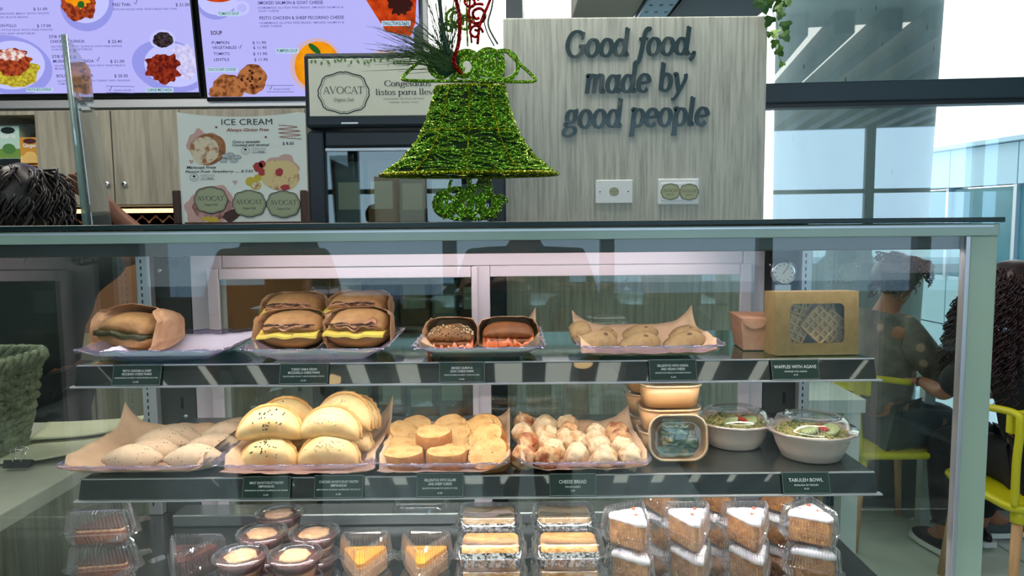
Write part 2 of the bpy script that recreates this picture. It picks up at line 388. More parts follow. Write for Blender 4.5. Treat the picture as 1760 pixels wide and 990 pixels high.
def el(cx, cy, rx, ry, a0, a1, n=20): return [(cx+rx*math.cos(R(a0+(a1-a0)*i/n)), cy+ry*math.sin(R(a0+(a1-a0)*i/n))) for i in range(n+1)]
def cm(*P): return [tuple(p)[:2] for p in catmull([(a, b, 0) for a, b in P], 6)]
SERIF = {   # strokes of a broad nib: (points, scale of the width)
 'a': ([(el(.22, .23, .165, .215, 30, 390), 1), (cm((.40, .47), (.40, .30), (.40, .08), (.45, .02), (.52, .07)), 1)], .52),
 'b': ([([(.04, .72), (.12, .74)], 1), ([(.12, .74), (.12, .05)], 1), (el(.27, .24, .165, .22, 160, -170), 1)], .50),
 'c': ([(el(.25, .235, .18, .225, 50, 320), 1)], .46),
 'd': ([(el(.22, .23, .165, .215, 30, 390), 1), ([(.33, .72), (.41, .74)], 1), (cm((.41, .74), (.41, .4), (.41, .08), (.46, .02), (.53, .07)), 1)], .54),
 'e': ([(el(.24, .235, .18, .225, 5, 320), 1), ([(.07, .23), (.41, .26)], 1)], .46),
 'f': ([(cm((.40, .68), (.33, .74), (.24, .66), (.20, .45), (.17, .1), (.12, -.14), (.03, -.2), (-.03, -.15)), 1), ([(.04, .45), (.36, .45)], 1.2)], .34),
 'g': ([(el(.23, .30, .14, .155, 0, 360), 1), ([(.33, .42), (.45, .45)], 1.6), (cm((.13, .17), (.07, .10), (.14, .05), (.30, .03), (.40, -.03), (.39, -.13), (.24, -.21), (.07, -.18), (.04, -.08), (.14, .02)), .9)], .48),
 'i': ([(cm((.04, .42), (.12, .46), (.12, .1), (.17, .02), (.24, .07)), 1), ([(.10, .62), (.15, .67)], 2)], .27),
 'l': ([([(.04, .72), (.12, .74)], 1), (cm((.12, .74), (.12, .4), (.12, .08), (.17, .02), (.24, .07)), 1)], .27),
 'm': ([(cm((.03, .42), (.10, .47), (.10, .3), (.10, 0)), 1), (cm((.10, .33), (.2, .45), (.3, .46), (.34, .36), (.34, .0)), 1), (cm((.34, .33), (.44, .45), (.54, .46), (.58, .36), (.58, .1), (.63, .02), (.70, .07)), 1)], .72),
 'n': ([(cm((.03, .42), (.10, .47), (.10, .3), (.10, 0)), 1), (cm((.10, .33), (.2, .45), (.31, .46), (.36, .36), (.36, .1), (.41, .02), (.48, .07)), 1)], .50),
 'o': ([(el(.24, .235, .18, .225, 0, 360, 28), 1)], .48),
 'p': ([(cm((.03, .42), (.12, .47), (.12, .2), (.12, -.22)), 1), ([(.03, -.225), (.22, -.225)], 1), (el(.28, .235, .165, .22, 165, -160), 1)], .50),
 'r': ([(cm((.03, .42), (.11, .47), (.11, .3), (.11, 0)), 1), (cm((.11, .3), (.2, .43), (.30, .46), (.34, .40)), 1)], .36),
 's': ([(cm((.32, .36), (.25, .45), (.13, .44), (.08, .35), (.18, .26), (.30, .17), (.28, .06), (.16, .01), (.05, .09)), 1)], .38),
 't': ([(cm((.16, .62), (.14, .4), (.14, .1), (.20, .02), (.29, .08)), 1), ([(.04, .45), (.30, .45)], 1.2)], .31),
 'v': ([([(.04, .46), (.23, .02)], 1), ([(.23, .02), (.42, .46)], .6)], .46),
 'y': ([(cm((.03, .42), (.09, .46), (.15, .3), (.24, .02)), 1), (cm((.42, .45), (.42, .3), (.26, 0), (.12, -.2), (.02, -.19)), .8)], .46),
 ',': ([(cm((.08, .06), (.13, .04), (.10, -.08), (.03, -.14)), 1.1)], .22),
 'A': ([([(.03, .0), (.30, .70)], .45), ([(.30, .70), (.57, .0)], 1), ([(.13, .24), (.47, .24)], 1), ([(-.02, .0), (.12, .0)], 1), ([(.48, 0), (.66, 0)], 1)], .64),
 'V': ([([(.05, .70), (.32, .0)], 1), ([(.32, .0), (.58, .70)], .45), ([(-.02, .70), (.14, .70)], 1), ([(.50, .70), (.66, .70)], 1)], .64),
 'O': ([(el(.38, .35, .32, .34, 0, 360, 32), 1)], .78),
 'C': ([(el(.38, .35, .32, .34, 42, 318, 28), 1), ([(.61, .48), (.62, .68)], .5), ([(.60, .04), (.62, .2)], .4)], .68),
 'T': ([([(.30, .68), (.30, .0)], 1), ([(.03, .68), (.57, .68)], 1.1), ([(.04, .54), (.03, .68)], .5), ([(.56, .54), (.57, .68)], .5), ([(.20, 0), (.40, 0)], 1)], .60),
 'G': ([(el(.36, .35, .29, .34, 48, 360-35, 28), 1), ([(.60, .30), (.60, .08)], 1), ([(.46, .30), (.70, .30)], 1), ([(.56, .48), (.58, .66)], .6)], .70),
 ' ': ([], .26)}
def serif(body, parent, u, v, h, m, width=None, align='L', thick=.1, thin=.035, shear=0, name='lettering', off=0, depth=0, rot=0, track=0):
    b = MB(); x = 0; k = 0
    for ch in body:
        st, adv = SERIF[ch]
        for pts, sc in st:
            n = len(pts); L_ = []; R_ = []
            closed = n > 8 and (Vector(pts[0])-Vector(pts[-1])).length < 1e-4
            for i, p in enumerate(pts):
                if closed: t = Vector(pts[(i+1) % (n-1) if i == n-1 else i+1])-Vector(pts[i-1 if i else n-2])
                else: t = Vector(pts[min(i+1, n-1)])-Vector(pts[max(i-1, 0)])
                t.normalize(); w = (thin+(thick-thin)*abs(math.sin(math.atan2(t.y, t.x)+.12))**1.3)*sc/2
                nn = Vector((-t.y, t.x)); q = Vector(p)
                L_.append(q+nn*w); R_.append(q-nn*w)
            base = len(b.v); k += 1
            for a, c in zip(L_, R_):
                b.v += [(x+a.x, (k % 5)*1e-5, a.y), (x+c.x, (k % 5)*1e-5, c.y)]
            for i in range(n-1): b.f.append((base+2*i, base+2*i+1, base+2*i+3, base+2*i+2))
            if depth:      # a raised letter: back ribbon and rims
                b2 = len(b.v)
                for a, c in zip(L_, R_): b.v += [(x+a.x, 1, a.y), (x+c.x, 1, c.y)]
                for i in range(n-1):
                    b.f += [(base+2*i, base+2*i+2, b2+2*i+2, b2+2*i), (base+2*i+1, b2+2*i+1, b2+2*i+3, base+2*i+3)]
                b.f += [(base, b2, b2+1, base+1), (base+2*n-2, base+2*n-1, b2+2*n-1, b2+2*n-2)]
        x += adv+track
    s = h/.70; W_ = x*s
    sx = s if width is None else width/x
    if width is not None: W_ = width
    du = {'L': 0, 'C': -W_/2, 'R': -W_}[align]; cr, sr = math.cos(rot), math.sin(rot)
    vv = []
    for (a, y, c) in b.v:
        A = (a+c*shear)*sx+du; C = c*s
        vv.append((u+A*cr-C*sr, off+(depth if y == 1 else y), v+A*sr+C*cr))
    b.v = vv
    me = bpy.data.meshes.new(name); me.from_pydata(b.v, [], b.f); me.update()
    return obj(name, me, m, parent)
def flat(poly, parent, m, off, name='print'):
    """flat print on the parent's XZ plane"""
    b = MB(); b.v = [(p[0], off, p[1]) for p in poly]; b.f = [tuple(range(len(poly)))]
    me = bpy.data.meshes.new(name); me.from_pydata(b.v, [], b.f); me.update()
    return obj(name, me, m, parent)
def line_print(pts, w, parent, m, off, closed=False, name='print'):
    b = MB(); n = len(pts)
    for i, p in enumerate(pts):
        a = Vector(pts[i-1] if (i or closed) else pts[0]); c = Vector(pts[(i+1) % n] if (i < n-1 or closed) else pts[-1])
        t = (c-a).normalized(); nn = Vector((-t.y, t.x))*w/2; p = Vector(p)
        b.v += [(p.x+nn.x, off, p.y+nn.y), (p.x-nn.x, off, p.y-nn.y)]
    for i in range(n if closed else n-1):
        j = (i+1) % n; b.f.append((2*i, 2*i+1, 2*j+1, 2*j))
    me = bpy.data.meshes.new(name); me.from_pydata(b.v, [], b.f); me.update()
    return obj(name, me, m, parent)
def badge_outline(cx, cz, w, h, k=1.0):
    """ornate plaque: an oval with stepped notches between its lobes"""
    pts = []
    for i in range(96):
        a = 2*PI*i/96
        r = 1+.035*math.cos(8*a)
        d = abs(((a/(2*PI)*8)+.5) % 1-.5)
        if d < .07: r -= .03
        pts.append((cx+w/2*k*r*math.copysign(abs(math.cos(a))**.85, math.cos(a)), cz+h/2*k*r*math.copysign(abs(math.sin(a))**.85, math.sin(a))))
    return pts
def badge(parent, cx, cz, w, h, off, fill='badge_green', ink='ink', name='badge', small=True):
    if fill: flat(badge_outline(cx, cz, w, h), parent, fill, off, name)
    line_print(badge_outline(cx, cz, w, h, .985), h*.028, parent, ink, off-.0003, True, 'badge_outline')
    line_print(badge_outline(cx, cz, w, h, .90), h*.010, parent, ink, off-.0003, True, 'badge_outline')
    serif('AVOCAT', parent, cx, cz-h*.02, h*.17, ink, width=w*.80, align='C', thick=.085, thin=.04, off=off-.0004)
    text('Organic Deli', parent, cx, cz-h*.21, h*.085, ink, width=w*.40, align='C', shear=.2, off=off-.0004)
# ================================================================ the room
st = lambda o: tag(o, kind='structure')
fl = st(box('floor', (-4, -6, -.12), (6.5, 4.3, -.012), 'grout'))
k = 0
for i in range(3):                     # large floor tiles where the floor shows beside the case
    for j in range(5):
        x0 = 1.02+i*1.2; y0 = .08+j*.9
        MB().box2((x0+.004, y0+.004, -.012), (x0+1.196, min(y0+.896, 3.95), 0)).build('tile', 'floor', fl, bevel=.002, seg=1)
box('floor_slab', (-4, -6, -.013), (1.02, 4.3, -.001), 'floor', fl)
ce = st(box('ceiling', (-4, -6, 3.1), (6.5, 4.3, 3.3), 'ceiling'))
for i in range(30):                    # ceiling baffles
    x = -3.6+i*.34
    MB().box((x, -1.6, 3.0), (.15, 6.4, .16)).build('baffle', 'slat', ce)
for x, y in ((-1.2, -1.9), (.45, -1.7), (2.0, -2.2), (-.4, -3.4), (1.3, -3.6), (-2.2, -.9)):
    MB().lathe([(.06, 0), (.06, .03)], 20, (x, y, 2.9)).build('downlight', 'lamp_warm', ce)
st(box('wall_left', (-4, -6, 0), (-3.9, 4.3, 3.1), 'dark_wall'))
st(box('wall_right', (6.4, -6, 0), (6.5, 3.2, 3.1), 'wall'))
wb = st(box('wall_back', (-3.9, 4.16, 0), (-.46, 4.3, 3.1), 'wall'))
# rear wall behind the customer: tall windows with mullions
wr = empty('wall_rear'); st(wr)
box('parapet', (-3.9, -5.2, 0), (6.4, -5.1, .75), 'dark_wall', wr); box('lintel', (-3.9, -5.2, 2.95), (6.4, -5.1, 3.1), 'dark_wall', wr)
for x in (-3.9, -2.3, -.7, .9, 2.5, 4.1, 5.7):
    box('mullion', (x, -5.2, .75), (x+.14, -5.08, 2.95), 'beam', wr)
box('transom', (-3.9, -5.18, 1.9), (6.4, -5.1, 1.97), 'beam', wr)

# window wall behind the counter, running closer to the camera on the right
wang = -math.atan(.095); w0 = Vector((2.2, 3.75, 0))
win = empty('window_1', (2.2, 3.75, 0), (0, 0, wang)); st(win)
def lw(p): return Matrix.Rotation(-wang, 3, 'Z') @ (Vector(p)-w0)
def wx(px, py=60):                      # where a pixel's ray meets the window plane, along the wall
    nrm = Matrix.Rotation(wang, 3, 'Z') @ Vector((0, 1, 0)); return lw(at_plane(px, py, w0, nrm))
xl = lw((-.47, 0, 0)).x
zb = wx(1500, 142).z; zt = wx(1500, 176).z
box('transom_bar', (xl, -.06, zt), (4.1, .06, zb), 'beam', win, bevel=.006)
box('lower_bead', (xl, -.035, zt-.022), (4.1, .05, zt-.001), 'black', win)
for px, w in ((722, .05), (885, .085), (1004, .03)):
    x = wx(px, 15).x; box('mullion', (x-w/2, -.055, 0), (x+w/2, .055, zt-.023), 'beam', win, bevel=.004)
    box('mullion', (x-w/2, -.055, zb+.001), (x+w/2, .055, 3.09), 'beam', win, bevel=.004)
box('sill_wall', (xl, -.05, 0), (4.1, .06, .36), 'beam', win)
box('sill', (xl, -.09, .36), (4.1, .07, .40), 'alu', win)
x1 = wx(1850, 400).x
box('mullion', (x1+.9, -.05, .4), (x1+.97, .05, zt-.023), 'beam', win)
MB().box2((xl, -.004, .40), (4.1, .004, zt-.02)).build('pane', 'glass_window', win)
MB().box2((xl, -.004, zb), (4.1, .004, 3.09)).build('pane', 'glass_window', win)
# soffit with a downlight and a dark duct behind the slogan panel
sf = empty('trim_1', (0, 0, 0)); st(sf)
MB().box2((.30, 2.95, 2.47), (.60, 3.72, 2.62)).build('soffit', mat('soffit', (176, 170, 158), .7), sf, bevel=.01)
ldp = at(1076, 14, 3.3)
MB().lathe([(.030, 0), (.030, .006)], 20, (ldp.x, 3.3, 2.463)).build('downlight', 'lamp_warm', sf)
MB().lathe([(.045, 0), (.045, .004)], 20, (ldp.x, 3.3, 2.466)).build('downlight_ring', 'tv_black', sf)
ppm = mat('perforated_metal', (120, 150, 170), .3, .6)
MB().box2((.605, 3.0, 2.45), (.745, 3.70, 2.66)).build('metal_duct', ppm, sf, bevel=.01)
hb = MB()
for i in range(6):
    for j in range(3): hb.lathe([(.009, 0), (.009, .002)], 10, (.63+j*.045, 3.06+i*.11, 2.4485))
hb.build('duct_hole', 'tv_black', sf)
MB().box2((.75, 2.95, 2.44), (1.16, 3.70, 2.74)).build('dark_duct', 'navy', sf, bevel=.008)

# ---------------------------------------------------------------- outside
cc = at(1462, 250, 5.25)
pil = MB(); pr = []
for i in range(15):
    z = -1+i*.4; r = .50+.018*(z-1.5)
    pr.append([(cc.x+.012*(z-2)+r*math.cos(2*PI*j/56), 5.25+r*math.sin(2*PI*j/56), z) for j in range(56)])
pil.loft(pr, True, True, True)
tag(pil.build('concrete_column', 'concrete', None, True), 'thick round concrete column with small pits, just outside the window', 'column')
eb = empty('terminal_building', (0, 0, 0), label='low pale building with teal glass seen far outside through the right window', cat='building')
def eq(Y): return 11.3+(20-Y)*.1
def ebox(name, Y0, Y1, z0, z1, m, t=.0, T=.4):
    vs = [(eq(Y0)-t, Y0, z0), (eq(Y0)+T, Y0, z0), (eq(Y1)+T, Y1, z0), (eq(Y1)-t, Y1, z0)]
    b = MB(); b.add(vs+[(a, c, z1) for a, c, _ in vs], [(0, 3, 2, 1), (4, 5, 6, 7), (0, 1, 5, 4), (1, 2, 6, 5), (2, 3, 7, 6), (3, 0, 4, 7)]); return b.build(name, m, eb)
ebox('roof', 8, 26, 3.22, 3.32, 'ext_white', .25, 8)
for j in range(8): ebox('panel', 8+j*2.25+.02, 8+(j+1)*2.25-.02, 2.25, 3.2, 'ext_white', .06)
for j in range(8): ebox('window', 8+j*2.25+.06, 8+(j+1)*2.25-.06, .0, 2.2, 'ext_glass', 0)
for j in range(9): ebox('post', 8+j*2.25-.05, 8+j*2.25+.05, -.1, 2.24, 'alu', .1)
for i, z in enumerate((-1.3, -2.6)):
    for j in range(8): ebox('panel', 8+j*2.25+.02, 8+(j+1)*2.25-.02, z+.02, z+1.28, 'ext_white', .04)
ebox('base', 8, 26, -4, -2.6, 'ext_white', 0)
box('grass_line', (-30, 44, -3.9), (60, 60, .2), mat('trees_far', (70, 92, 70), .9, col2=(52, 74, 58), scale=.3)); 
tg = bpy.data.objects['grass_line']; tg.name = 'tree_line'; tag(tg, 'low dark green line of trees far across the airfield', 'trees', kind='stuff')
bpy.data.objects['tree_line'].scale = (1, 1, 1)
ap = box('ground', (-60, 4.6, -4.2), (80, 100, -4.0), 'tarmac'); st(ap)

# ================================================================ back of the shop
# tilted menu screens
def tv_setup(name, pts, w, h, tilt, label):
    """pts = pixel of the lower-left corner of the screen, and distance"""
    o = at(pts[0], pts[1], pts[2])
    e = empty(name, o, (R(tilt), 0, 0), label, 'screen', 'menu screens above the back counter')
    MB().box2((-.008, .002, -.022), (w+.008, .05, h+.02)).build('bezel', 'tv_black', e, bevel=.004)
    MB().box2((0, -.002, 0), (w, .004, h)).build('screen', scr, e)
    MB().box2((w*.4, .05, h*.2), (w*.6, .12, h*.6)).build('wall_bracket', 'tv_black', e)
    return e
scr = emis('screen_lavender', (186, 184, 252), .98)
def px2(e, px, py):                  # pixel -> plane coordinates of the tilted thing
    M3 = e.matrix_basis.to_3x3(); n = M3 @ Vector((0, 1, 0))
    p = at_plane(px, py, e.location, n); return e.matrix_basis.inverted() @ p
tvA = tv_setup('menu_screen', (-52, 162, 4.0), 1.215, .70, 8, 'left menu screen with pasta and shredded beef plates above the cabinets')
tvB = tv_setup('menu_screen', (357, 167, 4.0), 1.135, .70, 8, 'right menu screen with soup and cookie pictures, behind the freezer sign')
E_ink = emis('screen_ink', (38, 40, 92), 1); E_grey = emis('screen_ink_grey', (96, 98, 160), 1)
E_green = emis('screen_green', (20, 92, 80), 1); E_lab = emis('screen_label', (188, 214, 236), 1)
E_plate = emis('screen_plate', (150, 152, 232), 1); E_plate2 = emis('screen_plate_light', (196, 198, 255), 1)
E_rice = emis('food_rice', (220, 214, 250), 1, (190, 186, 232), 60); E_beef = emis('food_beef', (150, 52, 30), 1, (92, 24, 20), 50)
E_bean = emis('food_beans', (34, 24, 30), 1, (70, 60, 62), 80); E_pasta = emis('food_pasta', (208, 196, 60), 1, (160, 140, 40), 70)
E_sauce = emis('food_sauce', (180, 78, 40), 1, (112, 40, 26), 50); E_chz = emis('food_cheese', (240, 226, 224), 1, (190, 110, 90), 60)
E_orange = emis('food_soup', (246, 158, 20), 1, (226, 128, 14), 10); E_cookie = emis('food_cookie', (176, 112, 66), 1, (112, 62, 34), 34, .45, .62)
E_choc = emis('food_chocolate', (56, 26, 24), 1); E_leaf = emis('food_leaf', (40, 96, 40), 1); E_red = emis('food_cake', (208, 74, 26), 1, (170, 50, 18), 20)
E_bowl = emis('food_bowl', (206, 178, 190), 1)
def sblob(e, px, py, rw, rh, m, off, wob=0, seed=0, a0=0, a1=360, rot=0, n=44):
    P = []; w_ = 1.215 if e is tvA else 1.135
    for i in range(n):
        a = R(a0+(a1-a0)*i/(n-1 if a1-a0 < 360 else n)); r = 1+wob*noise.noise(Vector((math.cos(a)*3, math.sin(a)*3, seed*3.3)))
        x, y = rw*r*math.cos(a), rh*r*math.sin(a); c, s_ = math.cos(R(rot)), math.sin(R(rot))
        q = px2(e, px+x*c-y*s_, py-(x*s_+y*c)); P.append((min(max(q.x, .001), w_-.001), max(q.z, .001)))
    return flat(P, e, m, off, 'picture')
def st_(e, s, px, py, pw, ph, m=None, bold=0, al='L'):
    """text on a screen: px,py baseline left, pw width in px, ph cap height in px"""
    a = px2(e, px, py); b = px2(e, px+pw, py); c = px2(e, px, py-ph)
    return text(s, e, a.x, a.z, c.z-a.z, m or E_ink, width=(b.x-a.x), bold=bold or .008, off=-.0065, align='L', rot=.0)
# left screen
sblob(tvA, 150, 8, 46, 46, E_plate, -.003); sblob(tvA, 148, 2, 40, 38, E_plate2, -.0035); sblob(tvA, 137, 6, 32, 29, E_sauce, -.004, .25, 1); sblob(tvA, 137, -2, 20, 16, E_orange, -.0045, .6, 3); sblob(tvA, 140, 8, 6, 6, E_leaf, -.005)
sblob(tvA, 18, 112, 74, 50, E_plate, -.003, rot=-14); sblob(tvA, 22, 112, 56, 42, E_plate2, -.0035); sblob(tvA, 26, 122, 42, 27, E_pasta, -.004, .25, 5); sblob(tvA, 22, 106, 32, 24, E_sauce, -.0045, .3, 6); sblob(tvA, 20, 94, 24, 10, E_chz, -.005, .7, 7)
sblob(tvA, 292, 114, 66, 44, E_plate, -.003, rot=-14); sblob(tvA, 300, 112, 52, 37, E_plate2, -.0035, rot=-10); sblob(tvA, 318, 105, 26, 28, E_rice, -.004, .3, 8); sblob(tvA, 281, 116, 28, 26, E_beef, -.0045, .5, 9, rot=-30); sblob(tvA, 280, 68, 22, 17, E_plate2, -.005); sblob(tvA, 281, 69, 18, 13, E_bean, -.0055, .15, 2)
for s, x, y, w, h in (('EEF', -2, 18, 9, 4.6), ('$ 21.00', 59, 18, 24, 4.6), ('ARROZ CON POLLO', -24, 47, 54, 4.8), ('$ 17.00', 65, 47, 24, 4.8), ('STIR FRY', 86, 66, 29, 5), ('CHICKEN QUINOA', 88, 74, 59, 5), ('$ 22.40', 187, 74, 24, 5),
                      ('STIR FRY', 91, 100, 29, 5), ('MUSHROOM QUINOA', 93, 108, 70, 5), ('$ 21.00', 191, 108, 24, 5), ('BOLOGNESE PASTA', 99, 133, 63, 5), ('$ 20.30', 198, 133, 23, 5), ('PAD THAI', 195, 11, 30, 5.4), ('$ 21.00', 303, 11, 24, 5.2)):
    st_(tvA, s, x, y, w, h)
for s, x, y, w in (('SLOW COOKED SHREDDED MEAT WITH WHITE', -54, 26, 140), ('RICE AND ORGANIC BLACK BEANS', -46, 32, 96), ('CREOLE CHICKEN STYLE RICE WITH FREE RANGE', -50, 54, 142), ('CHICKEN TOMATO AND VEGETABLES', -40, 60, 102),
                   ('SAUTEED ORGANIC QUINOA WITH FREE RANGE', 89, 82, 122), ('CHICKEN & VEGETABLES', 90, 87, 70), ('SAUTEED ORGANIC QUINOA WITH VEGETABLES &', 95, 115, 122), ('MUSHROOM', 96, 120, 30),
                   ('GLUTEN FREE PASTA WITH TURKEY AND ORGANIC', 100, 141, 126), ('TOMATO SAUCE', 102, 146, 34), ('RICE NOODLES AND VEGETABLES PAD THAI', 196, 18, 109)):
    st_(tvA, s, x, y, w, 3.2, E_grey)
def lab(e, s, x0, y0, x1, y1, tx=None):
    P = [px2(e, *q) for q in ((x0, y1), (x1, y1), (x1, y0), (x0, y0))]
    flat([(q.x, q.z) for q in P], e, E_lab, -.006, 'caption_box'); st_(e, s, x0+2, y1-1.8, x1-x0-4, (y1-y0)*.62, E_green, bold=.01)
lab(tvA, 'PASTA BOLOÑESA', 46, 151, 92, 158); lab(tvA, 'CARNE MECHADA', 252, 151, 299, 159)
P = [px2(tvA, *q) for q in ((184, 148), (232, 149), (231, 160), (183, 159))]; line_print([(q.x, q.z) for q in P], .003, tvA, E_grey, -.006, True); st_(tvA, 'VEGAN DISHES', 196, 157, 31, 3.2, E_grey)
for x, y in ((188, 157), (232, 8), (167, 106)):
    P = [px2(tvA, *q) for q in ((x-1, y-4), (x+2, y), (x+5, y-8))]; line_print([(q.x, q.z) for q in P], .003, tvA, E_ink, -.0066)
# right screen
sblob(tvB, 372, 4, 34, 30, E_plate, -.003); sblob(tvB, 374, -2, 34, 28, E_plate2, -.0035); sblob(tvB, 376, -6, 27, 10, E_red, -.004)
P = [px2(tvB, 416+11*math.cos(a/8), 14+10*math.sin(a/8)) for a in range(50)]; line_print([(q.x, q.z) for q in P], .014, tvB, E_plate2, -.0033, True)
lab(tvB, 'TOMATO SOUP', 374, 20, 414, 28)
for s, x, y, w, h in (('SMOKED SALMON & GOAT CHEESE', 444, 8, 112, 5.4), ('PESTO CHICKEN & SHEEP PECORINO CHEESE', 447, 34, 145, 5.4), ('PUMPKIN', 365, 76, 30, 4.8), ('$ 11.90', 435, 76, 23, 4.8), ('VEGETABLES', 366, 84.5, 42, 4.8), ('$ 11.90', 436, 84.5, 23, 4.8), ('TOMATO', 368, 95, 28, 4.8), ('$ 11.90', 436, 95, 24, 4.8), ('LENTILS', 369, 105, 26, 4.8), ('$ 11.90', 438, 105, 23, 4.8)):
    st_(tvB, s, x, y, w, h)
st_(tvB, 'SOUP', 363, 60, 20, 6.6, E_choc, .02)
for s, x, y, w in (('HOMEMADE GLUTEN FREE BREAD, SMOKED SALMON &', 444, 15.5, 147), ('GOAT CHEESE', 445, 21, 35), ('HOMEMADE GLUTEN FREE BREAD, SMOKED SALMON &', 447, 41.5, 145), ('SHEEP CHEESE', 448, 47, 37)): st_(tvB, s, x, y, w, 3.3, E_grey)
sblob(tvB, 543, 112, 44, 47, E_bowl, -.003, rot=-20); sblob(tvB, 545, 112, 38, 41, E_orange, -.0035, rot=-20); sblob(tvB, 541, 84, 13, 5, E_leaf, -.004, rot=-40)
lab(tvB, 'PUMPKIN SOUP', 475, 83, 514, 92); lab(tvB, 'CHOCOCHIP COOKIES', 356, 116, 409, 124)
sblob(tvB, 392, 154, 28, 25, E_cookie, -.004, .15, 2); sblob(tvB, 374, 159, 14, 13, E_cookie, -.0045, .15, 3); sblob(tvB, 434, 136, 25, 26, E_cookie, -.005, .1, 4); 
for i in range(14):
    a = i*2.4; sblob(tvB, 434+14*math.cos(a)*(i % 5)/3, 136+14*math.sin(a)*(i % 4)/2.6, 2.2, 1.8, E_choc, -.0055)
P = [px2(tvB, *q) for q in ((459, 147), (505, 147), (505, 158), (459, 158))]; line_print([(q.x, q.z) for q in P], .003, tvB, E_grey, -.006, True); st_(tvB, 'VEGAN DISHES', 470, 155, 30, 3.2, E_grey)
for x, y in ((463, 155), (411, 84)):
    P = [px2(tvB, *q) for q in ((x, y-4), (x+2, y), (x+5, y-7))]; line_print([(q.x, q.z) for q in P], .003, tvB, E_ink, -.0066)
P = [px2(tvB, *q) for q in ((628, -2), (716, -2), (714, 40), (706, 62), (664, 55))]; flat([(q.x, q.z) for q in P], tvB, E_red, -.003, 'picture')
sblob(tvB, 686, 6, 22, 20, E_choc, -.004, .5, 3, rot=-40); lab(tvB, 'CHOCOLATE CAKE', 656, 36, 706, 45)
sblob(tvB, 664, 96, 26, 10, E_bowl, -.003)
# rail below the screens
rl = at(0, 178, 4.05)
tag(box('mounting_rail', (-3.2, 4.02, rl.z-.03), (-.5, 4.08, rl.z+.01), 'alu'), 'long pale metal rail between the menu screens and the cabinets', 'rail')

# upper cabinets
zt_ = at(200, 189, 3.72).z; zb_ = at(200, 352, 3.72).z
wc = empty('wall_cabinet', (0, 0, 0), label='grey wood wall cabinet with two locked doors under the left menu screen', cat='cabinet')
xa = at(62, 260, 3.7).x; xm = at(193, 260, 3.7).x; xb = at(311, 260, 3.7).x; xc = at(526, 260, 3.7).x; x0 = at(-80, 260, 3.7).x
box('body', (xa, 3.72, zb_-.005), (xc, 4.14, zt_), 'cab_wood', wc)
for a, b, kx in ((xa, xm, 183), (xm, xb, 213), (xb, xc, None)):
    d = box('door', (a+.003, 3.70, zb_), (b-.003, 3.718, zt_-.004), 'cab_wood', wc, bevel=.002)
    if kx:
        p = at(kx, 316, 3.69)
        MB().lathe([(.011, 0), (.013, .004), (.013, .010), (.009, .013)], 20, M=Matrix.Translation((p.x, 3.70, p.z)) @ Matrix.Rotation(R(90), 4, 'X')).build('lock', 'chrome', d, True)
        MB().box((p.x, 3.6865, p.z), (.003, .002, .009)).build('lock_slot', 'black', d)
sh = empty('open_shelf', label='open grey wood shelf niche holding the tea boxes at far left', cat='shelf')
box('back_panel', (x0, 4.05, zb_), (xa-.004, 4.14, zt_), 'cab_wood', sh); box('shelf_board', (x0, 3.72, zb_-.005), (xa-.004, 4.05, zb_+.018), 'cab_wood', sh); box('top_board', (x0, 3.72, zt_-.02), (xa-.004, 4.05, zt_), 'cab_wood', sh)
tag(box('under_cabinet_light', (at(118, 360, 3.75).x, 3.74, zb_-.040), (at(300, 360, 3.75).x, 3.80, zb_-.020), 'led_warm'), 'warm glowing light strip under the wall cabinet', 'lamp')
area('under_cabinet_led', (-1.95, 3.85, zb_-.045), (1.0, .03), 5, (1, .8, .55))
# tea boxes
def carton(name, x0_, y0_, x1_, y1_, Y, cols, txt, label, tcol='white_plate'):
    a = at(x0_, y1_, Y); b = at(x1_, y0_, Y); w = b.x-a.x; h = b.z-a.z
    e = empty(name, (a.x+w/2, Y, a.z), label=label, cat='box', group='tea boxes on the open shelf')
    MB().box2((-w/2, 0, 0), (w/2, .09, h)).build('carton', cols[0], e, bevel=.001)
    MB().box2((-w/2-.0004, -.0008, h*.02), (w/2+.0004, .0, h*.30)).build('label_band', cols[1], e)
    flat([(w*.30*math.cos(a_*.35), h*.30+h*.16*math.sin(a_*.35)) for a_ in range(18)], e, cols[2], -.0016, 'picture')
    text(txt, e, 0, h*.62, h*.14, tcol, width=w*.66, align='C', off=-.0018, bold=.02)
    flat([(w*.32*math.cos(a_*.35), h*.86+h*.1*math.sin(a_*.35)) for a_ in range(18)], e, cols[3], -.0014, 'emblem')
    return e
cg = mat('tea_green', (104, 140, 62), .5); cpale = mat('tea_pale', (170, 200, 190), .5); cdk = mat('tea_dark', (22, 34, 36), .4); cyl_ = mat('tea_orange', (196, 140, 50), .5); cmr = mat('tea_maroon', (70, 20, 36), .5); cgold = mat('tea_gold', (222, 184, 110), .5); clf = mat('tea_leaf', (70, 120, 60), .5)
carton('tea_box', -2, 216, 32, 273, 3.78, (cpale, cg, clf, cdk), 'Green Tea', 'pale and green tea box with a leaf picture, upper left of the shelf niche')
carton('tea_box', 8, 274, 42, 308, 3.78, (cdk, cdk, cyl_, cdk), 'steep', 'dark tea box reading steep below the green tea box')
carton('tea_box', -26, 274, 7, 308, 3.78, (cdk, cmr, cmr, cdk), 'steep', 'dark tea box cut by the left photo edge')
carton('tea_box', 36, 236, 68, 281, 3.78, (cyl_, cgold, cgold, cmr), 'Ginger', 'orange ginger tea box on top of another orange box')
carton('tea_box', 42, 283, 72, 316, 3.78, (cyl_, cgold, cgold, cmr), 'Relaxed Mind', 'orange tea box below the ginger tea box')
